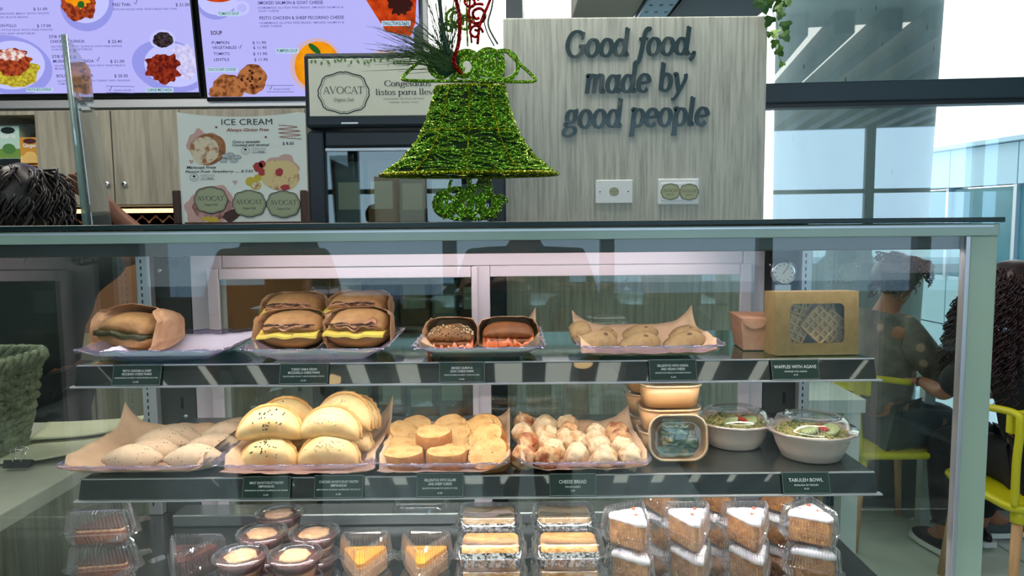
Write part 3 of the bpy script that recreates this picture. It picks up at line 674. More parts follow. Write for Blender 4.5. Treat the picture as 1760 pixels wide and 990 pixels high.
# backsplash and back counter
bs = st(box('trim_2', (-3.9, 4.10, .9), (-.46, 4.158, zb_-.006), mat('joint', (118, 82, 56), .8))); n = 0
for i in range(34):                  # herringbone tiles where they show
    for s_ in (-1, 1):
        x = -3.10+i*.075; 
        for j in range(2):
            z = zb_-.034-j*.072
            MB().box((x+(.0375 if s_ > 0 else 0), 4.094, z), (.100, .012, .050), (0, s_*R(38), 0)).build('tile', 'brown_tile', bs)
bc = empty('back_counter', label='long low wooden counter along the back wall of the shop', cat='counter')
box('worktop', (-3.6, 3.45, .86), (-.95, 4.09, .90), mat('worktop', (110, 108, 98), .3), bc, bevel=.004)
for i in range(5):
    d = box('door', (-3.58+i*.525, 3.50, .08), (-3.58+i*.525+.515, 3.52, .85), 'cab_wood', bc, bevel=.002)
    MB().tube([(-3.58+i*.525+.46, 3.50, .70), (-3.58+i*.525+.46, 3.475, .70), (-3.58+i*.525+.46, 3.475, .80), (-3.58+i*.525+.46, 3.50, .80)], .006, 6).build('handle', 'black', d)
box('carcass', (-3.6, 3.525, .08), (-.95, 4.09, .858), 'dark_wall', bc); box('plinth', (-3.6, 3.56, 0), (-.95, 4.05, .079), 'black', bc)

# ---------------------------------------------------------------- freezer
D = 2.72
fx0 = at(527, 200, D).x; fx1 = at(868, 200, D).x; fz1 = at(527, 93, D).z; fzs = at(600, 199, D).z
fw = fx1-fx0
fr = empty('display_freezer', (fx0, D, 0), label='black upright display freezer with lit cream sign above its glass door', cat='freezer')
dB = .66
box('cabinet_back', (0, dB-.04, .08), (fw, dB, fz1), 'black', fr)
box('side_panel', (0, .05, .08), (.035, dB-.041, fz1), 'black', fr, bevel=.004); box('side_panel', (fw-.035, .05, .08), (fw, dB-.041, fz1), 'black', fr, bevel=.004)
box('sign_housing', (0, -.02, fzs-.045), (fw, .2, fz1), 'navy', fr, bevel=.012)
box('sign_panel', (.018, -.024, fzs-.004), (fw-.02, -.012, fz1-.022), 'sign_cream', fr, bevel=.002)
SP = empty  # sign prints live on the freezer plane
def fp(px, py): q = at(px, py, D-.03); return q.x-fx0, q.z
bx, bz = fp(590, 159); hh = fp(590, 122)[1]-fp(590, 193)[1]; ww = fp(633, 159)[0]-fp(546, 159)[0]
sgn = [c for c in kids(fr) if c.name.startswith('sign_panel')][0]
badge(sgn, bx, bz, ww, hh, -.0245, fill=None)
x, z = fp(660, 148); serif('Congelados', sgn, x, z, .0205, 'ink_grey', width=fp(738, 1)[0]-x, thick=.13, thin=.045, off=-.0247)
x, z = fp(645, 163); serif('listos para llevar', sgn, x, z, .0205, 'ink_grey', width=fp(756, 1)[0]-x, thick=.12, thin=.04, off=-.0247)
x, z = fp(659, 171); text('PANADERIA, HELADOS, BATIDOS', sgn, x, z, .0055, 'ink_grey', width=.145, off=-.0247)
x, z = fp(668, 177); text('CARNES, SOPAS Y MAS', sgn, x, z, .0055, 'ink_grey', width=.105, off=-.0247)
for i in range(13):                  # printed leaf garland
    px = 540+i*17; x, z = fp(px, 101+3*math.sin(i*1.7))
    line_print([(x-.02, z+.012), (x, z+.004), (x+.018, z+.002)], .0018, sgn, 'leaf_print', -.0246)
    for k_, a in enumerate((-1.9, -1.3, -.8)):
        if (i+k_) % 3 == 2: continue
        L_ = .017; P = [(x+k_*.008-.008+L_*t*math.cos(a)-w*math.sin(a), z+L_*t*math.sin(a)+w*math.cos(a)) for t, w in ((0, 0), (.35, .004), (.75, .0035), (1, 0), (.75, -.0035), (.35, -.004))]
        flat(P, sgn, 'leaf_print', -.0247, 'leaf_print')
    if i % 2: x, z = fp(px+8, 112); line_print([(x+.004*math.cos(q), z+.004*math.sin(q)) for q in range(0, 7)], .001, sgn, 'ink_grey', -.0246, True)
box('latch', (.13, -.024, fzs-.032), (.19, -.0205, fzs-.026), 'alu', fr)
zd = fzs-.055
dr = empty('door'); setp(dr, fr)
box('door_frame', (0, -.01, .12), (.062, .045, zd), 'navy', dr, bevel=.008); box('door_frame', (fw-.062, -.01, .12), (fw, .045, zd), 'navy', dr, bevel=.008)
box('door_frame', (.063, -.01, zd-.058), (fw-.063, .045, zd), 'navy', dr, bevel=.008); box('door_frame', (.063, -.01, .12), (fw-.063, .045, .19), 'navy', dr, bevel=.008)
box('door_trim', (.064, .0, zd-.070), (fw-.064, .01, zd-.0605), 'alu', dr)
box('pane', (.062, .012, .19), (fw-.062, .018, zd-.058), 'glass_door', dr)
box('base', (0, .0, 0), (fw, dB, .079), 'black', fr, bevel=.005)
for i, z in enumerate((.35, .72, 1.09, 1.46, 1.78)):
    box('shelf', (.04, .08, z), (fw-.04, dB-.05, z+.012), 'alu', fr)
fz = [mat('frozen_%d' % i, c, .5) for i, c in enumerate(((150, 118, 88), (170, 182, 186), (116, 92, 70), (120, 140, 150)))]
random.seed(3)
for i, z in enumerate((.372, .742, 1.112, 1.482)):
    x = .07; kk = 0
    while x < fw-.16:
        w = random.uniform(.085, .12); hh_ = random.uniform(.16, .27)
        e = empty('frozen_food_pack', (fx0+x+w/2, D+.10, z-.01), label='%s frozen food pack behind the freezer glass, shelf %s, %s from left' % (('tan', 'pale', 'brown', 'grey')[(i+kk) % 4], ('lowest', 'second', 'third', 'top')[i], ('first', 'second', 'third', 'fourth', 'fifth', 'sixth', 'seventh')[kk]), cat='package', group='packs in the freezer')
        MB().box2((-w/2, 0, 0), (w/2, .16, hh_)).build('pack', fz[(i+kk) % 4], e, bevel=.008)
        MB().box2((-w*.38, -.002, hh_*.3), (w*.38, -.0002, hh_*.7)).build('label_patch', 'paper_white', e)
        x += w+.012; kk += 1

# ---------------------------------------------------------------- slogan panel
D = 2.80
a = at(868, 370, D); b = at(1320, 27, D); pw = b.x-a.x
pn = empty('slogan_panel', (a.x, D, 0), label='tall grey wood grain panel lettered Good food, made by good people', cat='panel')
box('board', (0, 0, .0), (pw, .12, b.z), 'grey_wood', pn, bevel=.004)
def pp(px, py): q = at(px, py, D-.006); return q.x-a.x, q.z
for s, x0_, x1_, yb, cap in (('Good food,', 970, 1197, 98, 50), ('made by', 1004, 1178, 160, 51), ('good people', 968, 1217, 220, 51)):
    x, z = pp(x0_, yb); X, Z = pp(x1_, yb-cap)
    serif(s, pn, x, z, (Z-z)*.93, 'letter_teal', width=(X-x), thick=.155, thin=.055, shear=.16, off=-.007, depth=.0065, rot=.012)
def plate(px0, py0, px1, py1, label, two):
    p = at(px0, py1, D); q = at(px1, py0, D); w = q.x-p.x; h = q.z-p.z
    e = empty('wall_plate', (p.x+w/2, D, p.z), label=label, cat='wall plate')
    MB().box2((-w/2, -.008, 0), (w/2, -.001, h)).build('plate', 'white_plate', e, bevel=.004)
    if two:
        MB().box2((-w*.42, -.0105, h*.16), (w*.42, -.0075, h*.84)).build('socket_face', 'white_plate', e, bevel=.003)
        badge(e, -w*.2, h*.5, w*.46, h*.62, -.0112); badge(e, w*.25, h*.48, w*.46, h*.62, -.0122)
    else:
        badge(e, 0, h*.5, w*.24, h*.34, -.0086)
        for s in (-1, 1): MB().lathe([(.0025, 0), (.0025, .002)], 10, M=Matrix.Translation((s*w*.38, -.0078, h*.5)) @ Matrix.Rotation(R(90), 4, 'X')).build('screw', 'black', e)
plate(1023, 309, 1087, 350, 'white blank wall plate with a small round green sticker and two screws', False)
plate(1130, 307, 1201, 352, 'white double wall plate covered by two oval green stickers', True)
# ---------------------------------------------------------------- hanging ivy
random.seed(11)
iv = empty('hanging_ivy', at(1320, -30, 2.7), label='trailing green ivy hanging down beside the slogan panel', cat='plant')
io = Vector(iv.location)
stems = [[(1306, -12), (1309, 4), (1316, 18), (1312, 30)], [(1326, -10), (1328, 20), (1336, 45), (1332, 78), (1340, 100), (1346, 112)], [(1345, -10), (1350, 8), (1342, 30)]]
tb = MB()
for s_ in stems: tb.tube(catmull([at(x, y, 2.7+.02*math.sin(i))-io for i, (x, y) in enumerate(s_)], 5), .0012, 5)
tb.build('stem', mat('stem', (70, 96, 40), .6), iv)
ivm = [mat('ivy_%d' % i, c, .45, col2=c2, scale=40) for i, (c, c2) in enumerate((((46, 86, 34), (80, 120, 44)), ((120, 160, 44), (84, 128, 40))))]
ivy = [(0, 0), (.35, .22), (.62, .55), (.38, .50), (.22, 1.0), (0, .78), (-.22, 1.0), (-.38, .50), (-.62, .55), (-.35, .22)]
ivy = [(0, 0), (.45, -.02), (.62, .30), (.36, .45), (.30, .78), (0, 1.1), (-.30, .78), (-.36, .45), (-.62, .30), (-.45, -.02)]
for i, (x, y, s_) in enumerate(((1305, 5, 17), (1311, 14, 20), (1318, 8, 15), (1326, 2, 14), (1325, 38, 19), (1334, 60, 17), (1345, 66, 18), (1332, 76, 15), (1350, 46, 18), (1346, 10, 24), (1354, 2, 18), (1344, 28, 14), (1336, 92, 15), (1346, 112, 10), (1324, 60, 10), (1342, 84, 12), (1338, 16, 15))):
    c = at(x, y, 2.7+random.uniform(-.03, .03))-io; L_ = s_*2.7/1271
    b_ = MB(); vs = []
    for (p, q) in ivy: vs.append((p*L_, -.15*L_*abs(p)+.1*L_*q*q, -q*L_))
    b_.v = vs+[(0, -.06*L_, -.45*L_)]; b_.f = [(j, (j+1) % 10, 10) for j in range(10)]
    b_.build('leaf', ivm[i % 2 if y > 30 else 0], iv, loc=c+Vector((0, 0, L_*.5)), rot=(random.uniform(-.5, .5), random.uniform(-.6, .6), random.uniform(-.9, .9)), solid=.0006)
# ================================================================ display case
XL, XR, YF, YR, ZT = -.97, .785, 1.20, 1.965, 1.4993
ZU, ZL, ZD = 1.25, 1.0425, .74            # upper shelf, lower shelf, deck
ca = empty('display_case', (0, 0, 0), label='glass deli display case with two stainless shelves across the whole photo', cat='display case')
box('base_cabinet', (XL, YF+.02, .06), (XR, YR, .60), 'counter_wood', ca, bevel=.004); box('plinth', (XL+.03, YF+.06, 0), (XR-.03, YR-.04, .059), 'black', ca)
box('deck', (XL+.01, YF+.03, .62), (XR-.01, YR-.06, ZD), mat('deck_metal', (96, 98, 100), .22, .8), ca, bevel=.003)
# top: dark-edged glass slab on a pale green rail
box('top_glass', (XL, YF-.012, ZT-.008), (XR+.006, YR+.03, ZT), 'green_edge', ca, bevel=.001)
box('front_rail', (XL, YF-.008, ZT-.030), (XR, YF+.004, ZT-.010), 'pale_green', ca, bevel=.0015)
box('rail_bead', (XL, YF-.0085, ZT-.0155), (XR-.01, YF-.0082, ZT-.0125), 'alu', ca)
box('top_rail', (XL, YF+.012, ZT-.052), (XR-.03, YF+.10, ZT-.0095), mat('rail_dark', (70, 72, 68), .35, .5), ca, bevel=.002)
box('led_tube', (-.86, YF+.106, ZT-.0470), (.67, YF+.114, ZT-.0440), 'led', ca)
MB().box2((XL, YF-.003, .60), (XR-.042, YF+.003, ZT-.0302)).build('front_glass', 'glass_front', ca)
postm = clear('post_glass', (204, 224, 210), .10, .5, .12, gloss=(.8, .9, .85), diff=.85)
box('corner_post', (XR-.0445, YF-.006, .60), (XR, YF+.006, ZT-.0302), postm, ca, bevel=.002)
box('corner_bead', (XR-.052, YF-.007, .60), (XR-.0445, YF+.01, ZT-.0302), 'alu', ca, bevel=.001)
MB().box2((XR-.006, YF+.006, .60), (XR, YR, ZT-.01)).build('side_glass', 'glass_side', ca)
MB().box2((XL, YF+.006, .60), (XL+.006, YR, ZT-.01)).build('side_glass', 'glass_side', ca)
def upright(px0, px1, name='upright', holes=True):
    a = at(px0, 560, YR-.07).x; b = at(px1, 560, YR-.07).x
    u = box(name, (a, YR-.085, ZD), (b, YR-.06, ZT-.06), 'alu', ca, bevel=.002)
    if holes:
        h = MB()
        for i in range(40): h.box(((a+b)/2-.004, YR-.0855, ZD+.03+i*.0172), (.003, .002, .009))
        h.build('slot', 'black', u)
upright(243, 267); upright(1372, 1390)
# rear frame with two sliding doors
YB = YR-.03
def xr(px, py=560): return at(px, py, YB).x
def zr(py, px=830): return at(px, py, YB).z
z1 = zr(428); z2 = zr(475); zf = .66
box('rear_frame', (xr(331), YB, zf), (xr(385), YB+.03, z1), 'white_frame', ca, bevel=.003)
box('rear_frame', (xr(1276), YB, zf), (xr(1313), YB+.03, z1), 'white_frame', ca, bevel=.003)
box('rear_header', (xr(385)+.001, YB, z2+.028), (xr(1276)-.001, YB+.03, z1), 'white_frame', ca, bevel=.003)
box('rear_lintel', (XL+.01, YB, z1+.001), (XR-.01, YB+.03, ZT-.0095), mat('lintel_grey', (118, 112, 106), .5), ca, bevel=.002)
for n_, (p, q, dy) in enumerate(((385, 820, -.014), (838, 1276, 0))):
    d = empty('sliding_door'); setp(d, ca); d.location = (0, dy, 0)
    A, B = xr(p), xr(q)
    s0, s1 = (xr(344)-A+A, xr(815)) if n_ == 0 else (xr(815), xr(1276)+.02)
    wl = .03 if n_ else .028
    box('door_frame', (A-.028 if n_ == 0 else xr(815), YB-.016, zf), (A+.002 if n_ == 0 else xr(843), YB-.003, z2+.028), 'white_frame', d, bevel=.002)
    box('door_frame', (B-.012, YB-.016, zf), (B+(.004 if n_ == 0 else .018), YB-.003, z2+.028), 'white_frame', d, bevel=.002)
    box('door_frame', (A+.003 if n_ == 0 else xr(843)+.001, YB-.016, z2), (B-.013, YB-.003, z2+.028), 'white_frame', d, bevel=.002)
    box('door_frame', (A+.003 if n_ == 0 else xr(843)+.001, YB-.016, zf), (B-.013, YB-.003, zf+.06), 'white_frame', d, bevel=.002)
    box('pane', (A+.003 if n_ == 0 else xr(843)+.001, YB-.011, zf+.06), (B-.013, YB-.007, z2), 'glass_door', d)
dk = mat('side_panel_dark', (44, 48, 46), .3)
for p, q in ((268, 330), (1314, 1371)):
    e = box('rear_side_panel', (xr(p), YB, zf), (xr(q), YB+.02, z1), 'dark_wall', ca)
    x = (xr(p)+xr(q))/2; h = MB()
    for i in range(9): h.box((x+.012, YB-.001, .80+i*.075), (.006, .003, .03))
    h.build('slot', 'black', e)
    for i in range(5): MB().lathe([(.006, 0), (.007, .002), (.003, .004)], 12, M=Matrix.Translation((x+(.02 if i % 2 else -.03), YB-.001, .86+i*.13)) @ Matrix.Rotation(R(90), 4, 'X')).build('screw', 'chrome', e, True)
# rear ledge above the deck
box('rear_ledge', (-.86, 1.80, ZD+.001), (.70, YR-.09, ZD+.03), mat('ledge', (150, 156, 156), .25, .7), ca, bevel=.003)
# shelves
def shelf(z, y1, x0, x1, hs):
    s = empty('shelf'); setp(s, ca)
    sy = YF+.10
    box('shelf_plate', (x0, sy, z-.008), (x1, y1, z-.0005), 'glass_shelf' if z > 1.2 else 'shelf_steel', s, bevel=.001)
    # tilted ticket strip that holds the price cards
    tilt = R(-22); ch = hs
    def P(x, t, o): return (x, sy-.001+o*math.cos(tilt)-t*math.sin(-tilt)*-1*0-(-t)*math.sin(tilt)*1, z-.002-t*math.cos(tilt)+0)
    b = MB(); vs = []
    for x in (x0, x1):
        for (dy, dz) in ((-.0005, 0), (-.0005-hs*math.sin(R(20)), -hs*math.cos(R(20))), (.003-hs*math.sin(R(20)), -hs*math.cos(R(20))), (.003, 0)):
            vs.append((x, sy+dy, z+dz))
    b.add(vs, [(0, 1, 2, 3), (4, 7, 6, 5), (0, 4, 5, 1), (1, 5, 6, 2), (2, 6, 7, 3), (3, 7, 4, 0)])
    b.build('ticket_strip', 'strip', s)
    lip = sy-.001-hs*math.sin(R(20)); zl = z-hs*math.cos(R(20))
    box('strip_lip', (x0-.006, lip-.006, zl-.003), (x1+.008, lip+.008, zl), 'alu', s, bevel=.0008)
    box('strip_lip', (x0, sy-.004, z-.0005), (x1, sy+.002, z+.0015), 'alu', s, bevel=.0005)
    if z < 1.2: box('led_tube', (x0+.02, sy+.02, z-.016), (x1-.02, sy+.028, z-.0085), 'led', s)
    else: box('led_tube', (x0+.02, sy+.02, z-.016), (x1-.02, sy+.028, z-.0085), 'led', s)
    for x in (x0+.05, x1-.05):
        MB().prism([(sy+.03, z-.009), (y1, z-.009), (y1, z-.05), (sy+.10, z-.018)], x-.0015, x+.0015, Matrix(((0, 0, 1, 0), (1, 0, 0, 0), (0, 1, 0, 0), (0, 0, 0, 1)))).build('bracket', 'alu', s)
    return s
X0, X1 = -.775, .643
shelf(ZU, 1.66, X0, X1, .036); shelf(ZL, 1.72, X0-.006, X1+.008, .036)
# price cards, leaning on the strips
def card(px0, py0, px1, py1, z, lines, label, big=False):
    sy = YF+.10; hs = .036
    a_ = at((px0+px1)/2, (py0+py1)/2, sy-.01); w = (px1-px0)*1.29/1260; h = (py1-py0)*1.29/1262
    e = empty('price_card', (a_.x, sy-.0035-hs*math.sin(R(20))-.001, z-hs*math.cos(R(20))+.0005), (R(-20), 0, 0), label, 'price card', 'price cards on the shelf strips')
    MB().box2((-w/2, -.0012, 0), (w/2, -.0002, h)).build('card', 'green_card', e, bevel=.0002)
    n = len(lines); u = h/37.
    ys = {4: (24, 18.2, 12.6, 5.2), 3: (20.5, 13.5, 7.5)}[n]; hs_ = {4: (3.9, 3.9, 2.2, 2.6), 3: (5.6, 2.8, 2.6)}[n]
    for (s_, ww), y, hh_ in zip(lines, ys, hs_):
        text(s_, e, 0, y*u, hh_*u, 'card_text', width=w*ww, align='C', off=-.0015, bold=.012)
    line_print([(-w*.485, h*.03), (w*.485, h*.03), (w*.485, h*.97), (-w*.485, h*.97)], .0004, e, 'card_text', -.0014, True)
card(193, 625, 278, 662, ZU, (('PESTO CHICKEN & SHEEP', .58), ('PECORINO CHEESE PANINI', .60), ('PANINI DE POLLO AL PESTO Y QUESO PECORINO DE OVEJA', .88), ('13.90', .11)), 'green price card for the pesto chicken panini, upper shelf')
card(480, 620, 565, 657, ZU, (('TURKEY HAM & VEGAN', .52), ('MOZZARELLA CHEESE PANINI', .64), ('PANINI DE JAMON DE PAVO Y QUESO MOZZARELLA VEGANO', .84), ('12.50', .11)), 'green price card for the turkey ham panini, upper shelf')
card(754, 618, 834, 655, ZU, (('SMOKED SALMON &', .46), ('GOAT CHEESE PANINI', .50), ('PANINI DE SALMON AHUMADO Y QUESO DE CABRA', .76), ('14.50', .11)), 'green price card for the smoked salmon panini, upper shelf')
card(1115, 612, 1198, 650, ZU, (('RELLENITOS WITH ONION', .64), ('AND VEGAN CHEESE', .50), ('RELLENITOS DE CEBOLLA CON QUESO VEGANO', .74), ('6.50', .10)), 'green price card for the onion rellenitos, upper shelf')
card(1325, 612, 1408, 648, ZU, (('WAFFLES WITH AGAVE', .88), ('WAFFLES CON AGAVE', .47), ('8.75', .09)), 'green price card for waffles with agave, upper shelf')
card(416, 823, 501, 862, ZL, (('MEAT SHORTCRUST PASTRY', .70), ('EMPANADAS', .32), ('EMPANADA DE MASA QUEBRADA DE CARNE', .88), ('6.30', .10)), 'green price card for the meat empanadas, lower shelf')
card(539, 820, 626, 860, ZL, (('CHICKEN SHORTCRUST PASTRY', .80), ('EMPANADAS', .32), ('EMPANADA DE MASA QUEBRADA DE POLLO', .88), ('6.30', .10)), 'green price card for the chicken empanadas, lower shelf')
card(715, 815, 798, 857, ZL, (('RELLENITOS WITH SALAMI', .66), ('AND SHEEP CHEESE', .50), ('RELLENITO DE SALAMI CON QUESO DE OVEJA', .74), ('6.00', .10)), 'green price card for the salami rellenitos, lower shelf')
card(943, 812, 1026, 851, ZL, (('CHEESE BREAD', .58), ('PAN DE QUESO', .32), ('1.99', .08)), 'green price card reading cheese bread, lower shelf')
card(1343, 808, 1427, 846, ZL, (('TABULEH BOWL', .72), ('ENSALADA DE TABULEH', .50), ('8.50', .10)), 'green price card reading tabuleh bowl, lower shelf')

# thermometer and a bundle of cable hooks in the case
p = at(1346, 468, 1.90)
th = empty('thermometer', p, (0, 0, R(-12)), 'round chrome dial thermometer hanging at the rear right of the case', 'thermometer')
MX = Matrix.Rotation(R(90), 4, 'X')
MB().lathe([(.027, -.012), (.030, -.008), (.032, .006), (.030, .012), (.026, .013)], 36, M=MX).build('dial_case', 'chrome', th, True)
MB().lathe([(.0255, .0136), (.0255, .014)], 32, M=MX).build('dial_face', 'paper_white', th)
dm = MB()
for i in range(12):
    a_ = 2*PI*i/12; dm.box((.021*math.sin(a_), -.0145, .021*math.cos(a_)), (.0015, .0006, .005), (0, a_, 0))
dm.build('dial_mark', 'ink', th); MB().box((.004, -.0148, .006), (.0015, .0006, .022), (0, R(35), 0)).build('needle', 'ink_red', th)
MB().box2((-.02, -.004, -.052), (.02, .004, -.031)).build('bracket', 'alu', th, bevel=.002)
MB().box2((-.03, -.006, .032), (.02, .006, .07)).build('junction', 'black', th, bevel=.006)
p = at(290, 445, 1.86)
cl = empty('cable_clamp', p, label='small black clamp with loose cable at the rear left of the case', cat='clamp')
MB().tube(catmull([(-.10, 0, .02), (-.05, 0, .014), (-.02, 0, -.006), (.02, 0, -.012), (.045, 0, .012)], 6), .003, 6).build('cable', 'black', cl, True)
MB().tube([(.012*math.cos(2*PI*i/16), 0, -.002+.008*math.sin(2*PI*i/16)) for i in range(16)], .004, 6, True).build('ring', 'black', cl, True)
MB().box((.03, 0, .005), (.02, .014, .022)).build('body', 'black', cl, bevel=.004)

pcx = at(538, 508, YB-.02)
pcl = empty('paper_clip', (pcx.x, YB-.018, pcx.z), label='pale steel paper clip hanging on the rear door above the turkey paninis', cat='clip')
MB().tube(catmull([(-.004, 0, -.012), (-.006, 0, .012), (0, 0, .020), (.006, 0, .012), (.006, 0, -.016), (.001, 0, -.020), (-.002, 0, -.014), (-.002, 0, .006)], 6), .0012, 6).build('wire', 'chrome', pcl, True)

# ================================================================ left counter
cn = empty('service_counter', (0, 0, 0), label='pale stone-topped counter with grey wood side, left of the display case', cat='counter')
box('worktop', (-2.6, .95, .905), (XL-.03, 2.07, .94), 'counter_top', cn, bevel=.003)
box('side_panel', (-2.58, .97, .0), (XL-.035, 2.05, .9045), 'counter_wood', cn)
# seagrass basket
bk = empty('seagrass_basket', (-1.38, 1.76, .94), label='woven seagrass basket standing on the left counter', cat='basket')
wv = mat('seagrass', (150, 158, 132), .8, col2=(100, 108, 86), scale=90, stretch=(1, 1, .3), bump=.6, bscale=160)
random.seed(5)
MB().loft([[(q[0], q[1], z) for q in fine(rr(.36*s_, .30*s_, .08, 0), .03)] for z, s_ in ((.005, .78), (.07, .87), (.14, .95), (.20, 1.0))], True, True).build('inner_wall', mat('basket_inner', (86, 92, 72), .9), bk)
for lv in range(9):
    z = .012+lv*.0245; s_ = .80+.022*lv+.012; ring = fine(rr(.36*s_, .30*s_, .08, z), .02)
    m_ = len(ring); 
    for ph in (0, 1):
        pts = []
        for i, q in enumerate(ring):
            o_ = .007*math.sin(i*PI/2.2+ph*PI+lv); pts.append((q[0]*(1+o_*3), q[1]*(1+o_*3), z+.008*math.cos(i*PI/2.2+ph*PI)+random.uniform(-.002, .002)))
        MB().tube(pts, [.0105+.0025*math.sin(i*1.3) for i in range(m_)], 7, True).build('woven_strand', wv, bk, True)
ring = fine(rr(.372, .312, .08, .232), .012); m_ = len(ring)
for ph in range(3):
    MB().tube([(q[0]*(1+.03*math.cos(i*.9+ph*2.09)), q[1]*(1+.03*math.cos(i*.9+ph*2.09)), q[2]+.011*math.sin(i*.9+ph*2.09)) for i, q in enumerate(ring)], .009, 7, True).build('rim_strand', wv, bk, True)
# papers
def sheet(name, pts, m, seed, label, cat, lift=.012, n=14, group=None):
    """a curling stack of paper: pts = four corners on the counter"""
    P = [Vector(q) for q in pts]; b_ = MB()
    o = sum(P, Vector())/4; th_ = .004
    for lay in (0, 1):
        for i in range(n+1):
            for j in range(n+1):
                u, v = i/n, j/n; q = P[0].lerp(P[1], u).lerp(P[3].lerp(P[2], u), v)-o
                q.z += th_*(1-lay)+lift*(u**3+.5*(1-v)**3)+.002*nz((u*3, v*3, 0), 1, seed); b_.v.append(tuple(q))
    N1 = (n+1)*(n+1)
    for i in range(n):
        for j in range(n):
            a_ = i*(n+1)+j; b_.f.append((a_, a_+n+1, a_+n+2, a_+1)); a_ += N1; b_.f.append((a_, a_+1, a_+n+2, a_+n+1))
    edge = [i*(n+1) for i in range(n+1)]+[n*(n+1)+j for j in range(1, n+1)]+[i*(n+1)+n for i in range(n-1, -1, -1)]+[j for j in range(n-1, 0, -1)]
    for i in range(len(edge)):
        a_, c_ = edge[i], edge[(i+1) % len(edge)]; b_.f.append((a_, c_, c_+N1, a_+N1))
    ob = b_.build(name, m, None, True, loc=o); return tag(ob, label, cat, group)
pm = mat('counter_paper', (206, 204, 178), .7, col2=(196, 194, 168), scale=8)
zc = .9415
A = [at_z(*q, zc) for q in ((-60, 812), (72, 812), (150, 770), (36, 752))]
sheet('paper_stack', [at_z(-70, 806, zc), at_z(112, 797, zc), at_z(205, 757, zc), at_z(60, 752, zc)], pm, 2, 'lower pale paper sheets held by the binder clip on the left counter', 'paper')
sheet('paper_stack', [at_z(46, 762, zc+.006), at_z(208, 753, zc+.006), at_z(262, 722, zc+.006), at_z(82, 728, zc+.006)], pm, 5, 'upper curling stack of papers at the back of the left counter', 'paper', .014)
p = at_z(32, 802, zc+.006)
bcp = empty('binder_clip', p, (0, 0, R(4)), 'black binder clip gripping the papers on the left counter', 'clip')
MB().prism([(-.012, 0), (.004, 0), (.010, .012), (-.004, .018)], -.030, .030, Matrix(((0, 0, 1, 0), (1, 0, 0, 0), (0, 1, 0, 0), (0, 0, 0, 1)))).build('clip_body', 'black', bcp, bevel=.001)
for s_ in (-1, 1):
    MB().tube(catmull([(-.009, .005*s_, .012), (-.010, .008*s_+.004, .028), (-.014, .010*s_+.006, .038), (0, .011*s_+.006, .042), (.014, .010*s_+.006, .038), (.010, .008*s_+.004, .028), (.009, .005*s_, .012)], 5), .0012, 6).build('wire_arm', 'chrome', bcp, True)
# ================================================================ trays and paper liners
def wavy(ring, z, amp, per):
    L_ = 0; out = []; n = len(ring)
    for i, p in enumerate(ring):
        if i: L_ += (Vector(p)-Vector(ring[i-1])).length
        out.append((p[0], p[1], z+amp*math.sin(2*PI*L_/per)))
    return out
def tray(cx, z, w, label, d=.25, yc=1.405, h=.030, rot=0):
    m = .049
    e = empty('serving_tray', (cx, yc, z), (0, 0, rot), label, 'tray', 'clear wavy-rimmed serving trays')
    base = fine(rr(w-2*m, d-2*m-.012, .012, 0), .008); mid = fine(rr(w-2*m, d-2*m-.012, .012, 0), .008)
    def sc(t): return [(q[0]*((w-2*m)+2*m*t)/(w-2*m), q[1]*((d-2*m-.012)+(2*m+.012)*t)/(d-2*m-.012), 0) for q in base]
    b = MB(); rings = [[(q[0], q[1], .0008) for q in base]]
    for t in (.25, .55, .9): rings.append([(q[0], q[1], h*t) for q in sc(t)])
    rings.append(wavy(sc(1.0), h, .0016, .046)); rings.append(wavy(sc(1.05), h+.0005, .0016, .046)); rings.append(wavy(sc(1.055), h-.002, .0016, .046))
    b.loft(rings, True, True, False)
    b.build('tray_body', 'tray', e, True); return e
def liner(cx, z, w, d, seed, label, m='liner', yc=1.405, up=.035, corners=(.02, .03, .02, .03), rot=0, flat_=.60, front=None):
    e_ = MB(); n = 30; o = []
    for i in range(n+1):
        for j in range(n+1):
            u = -1+2*i/n; v = -1+2*j/n
            rx, ry = abs(u), abs(v); r = max(rx, ry); h = max(0, (r-flat_)/(1-flat_))
            x = u*w/2; y = v*d/2
            k = (0 if u < 0 else 1)+(0 if v < 0 else 2)
            cr = (rx*ry)**5*corners[k]
            zz = .0022+up*h**1.15+cr
            if front is not None and v < 0 and ry >= rx*.8: zz = .0022+front*h**1.2+cr*(1 if ry > .5 else 0)
            zz += .0045*h*nz((u*2.2, v*2.2, 0), 1.6, seed)+.0008*nz((u*6, v*6, 0), 1, seed+4)
            if r > .96: zz += .0016*nz((u*14, v*14, 3), 1, seed)
            e_.v.append((x*(1-.03*h), y*(1-.03*h), max(zz, .0022)))
    for i in range(n):
        for j in range(n):
            a = i*(n+1)+j; e_.f.append((a, a+n+1, a+n+2, a+1))
    ob = e_.build('paper_liner', m, None, True, loc=(cx, yc, z), rot=(0, 0, rot), solid=.0004)
    return tag(ob, label, 'paper', 'paper liners in the trays')
def tx(px, py, Y=1.40): return at(px, py, Y).x
TU = [(306, 605, 262), (563, 600, 254), (827, 597, 230), (1102, 595, 254)]
T = []
names = ('far left on the upper shelf under the wrapped panini', 'under the four turkey ham paninis', 'under the two smoked salmon paninis', 'under the flat onion rellenitos')
for (px, py, w), nm in zip(TU, names):
    T.append((tx(px, py), w*1.285/1260)); tray(T[-1][0], ZU, T[-1][1], 'clear lavender plastic tray '+nm)
TL = [(272, 790, 250), (528, 785, 272), (766, 780, 236), (996, 775, 228)]
names = ('at far left on the lower shelf under speckled buns', 'under the large empanadas', 'under the salami rellenitos', 'under the cheese breads')
for (px, py, w), nm in zip(TL, names):
    T.append((tx(px, py), w*1.29/1242)); tray(T[-1][0], ZL, T[-1][1], 'clear lavender plastic tray '+nm)
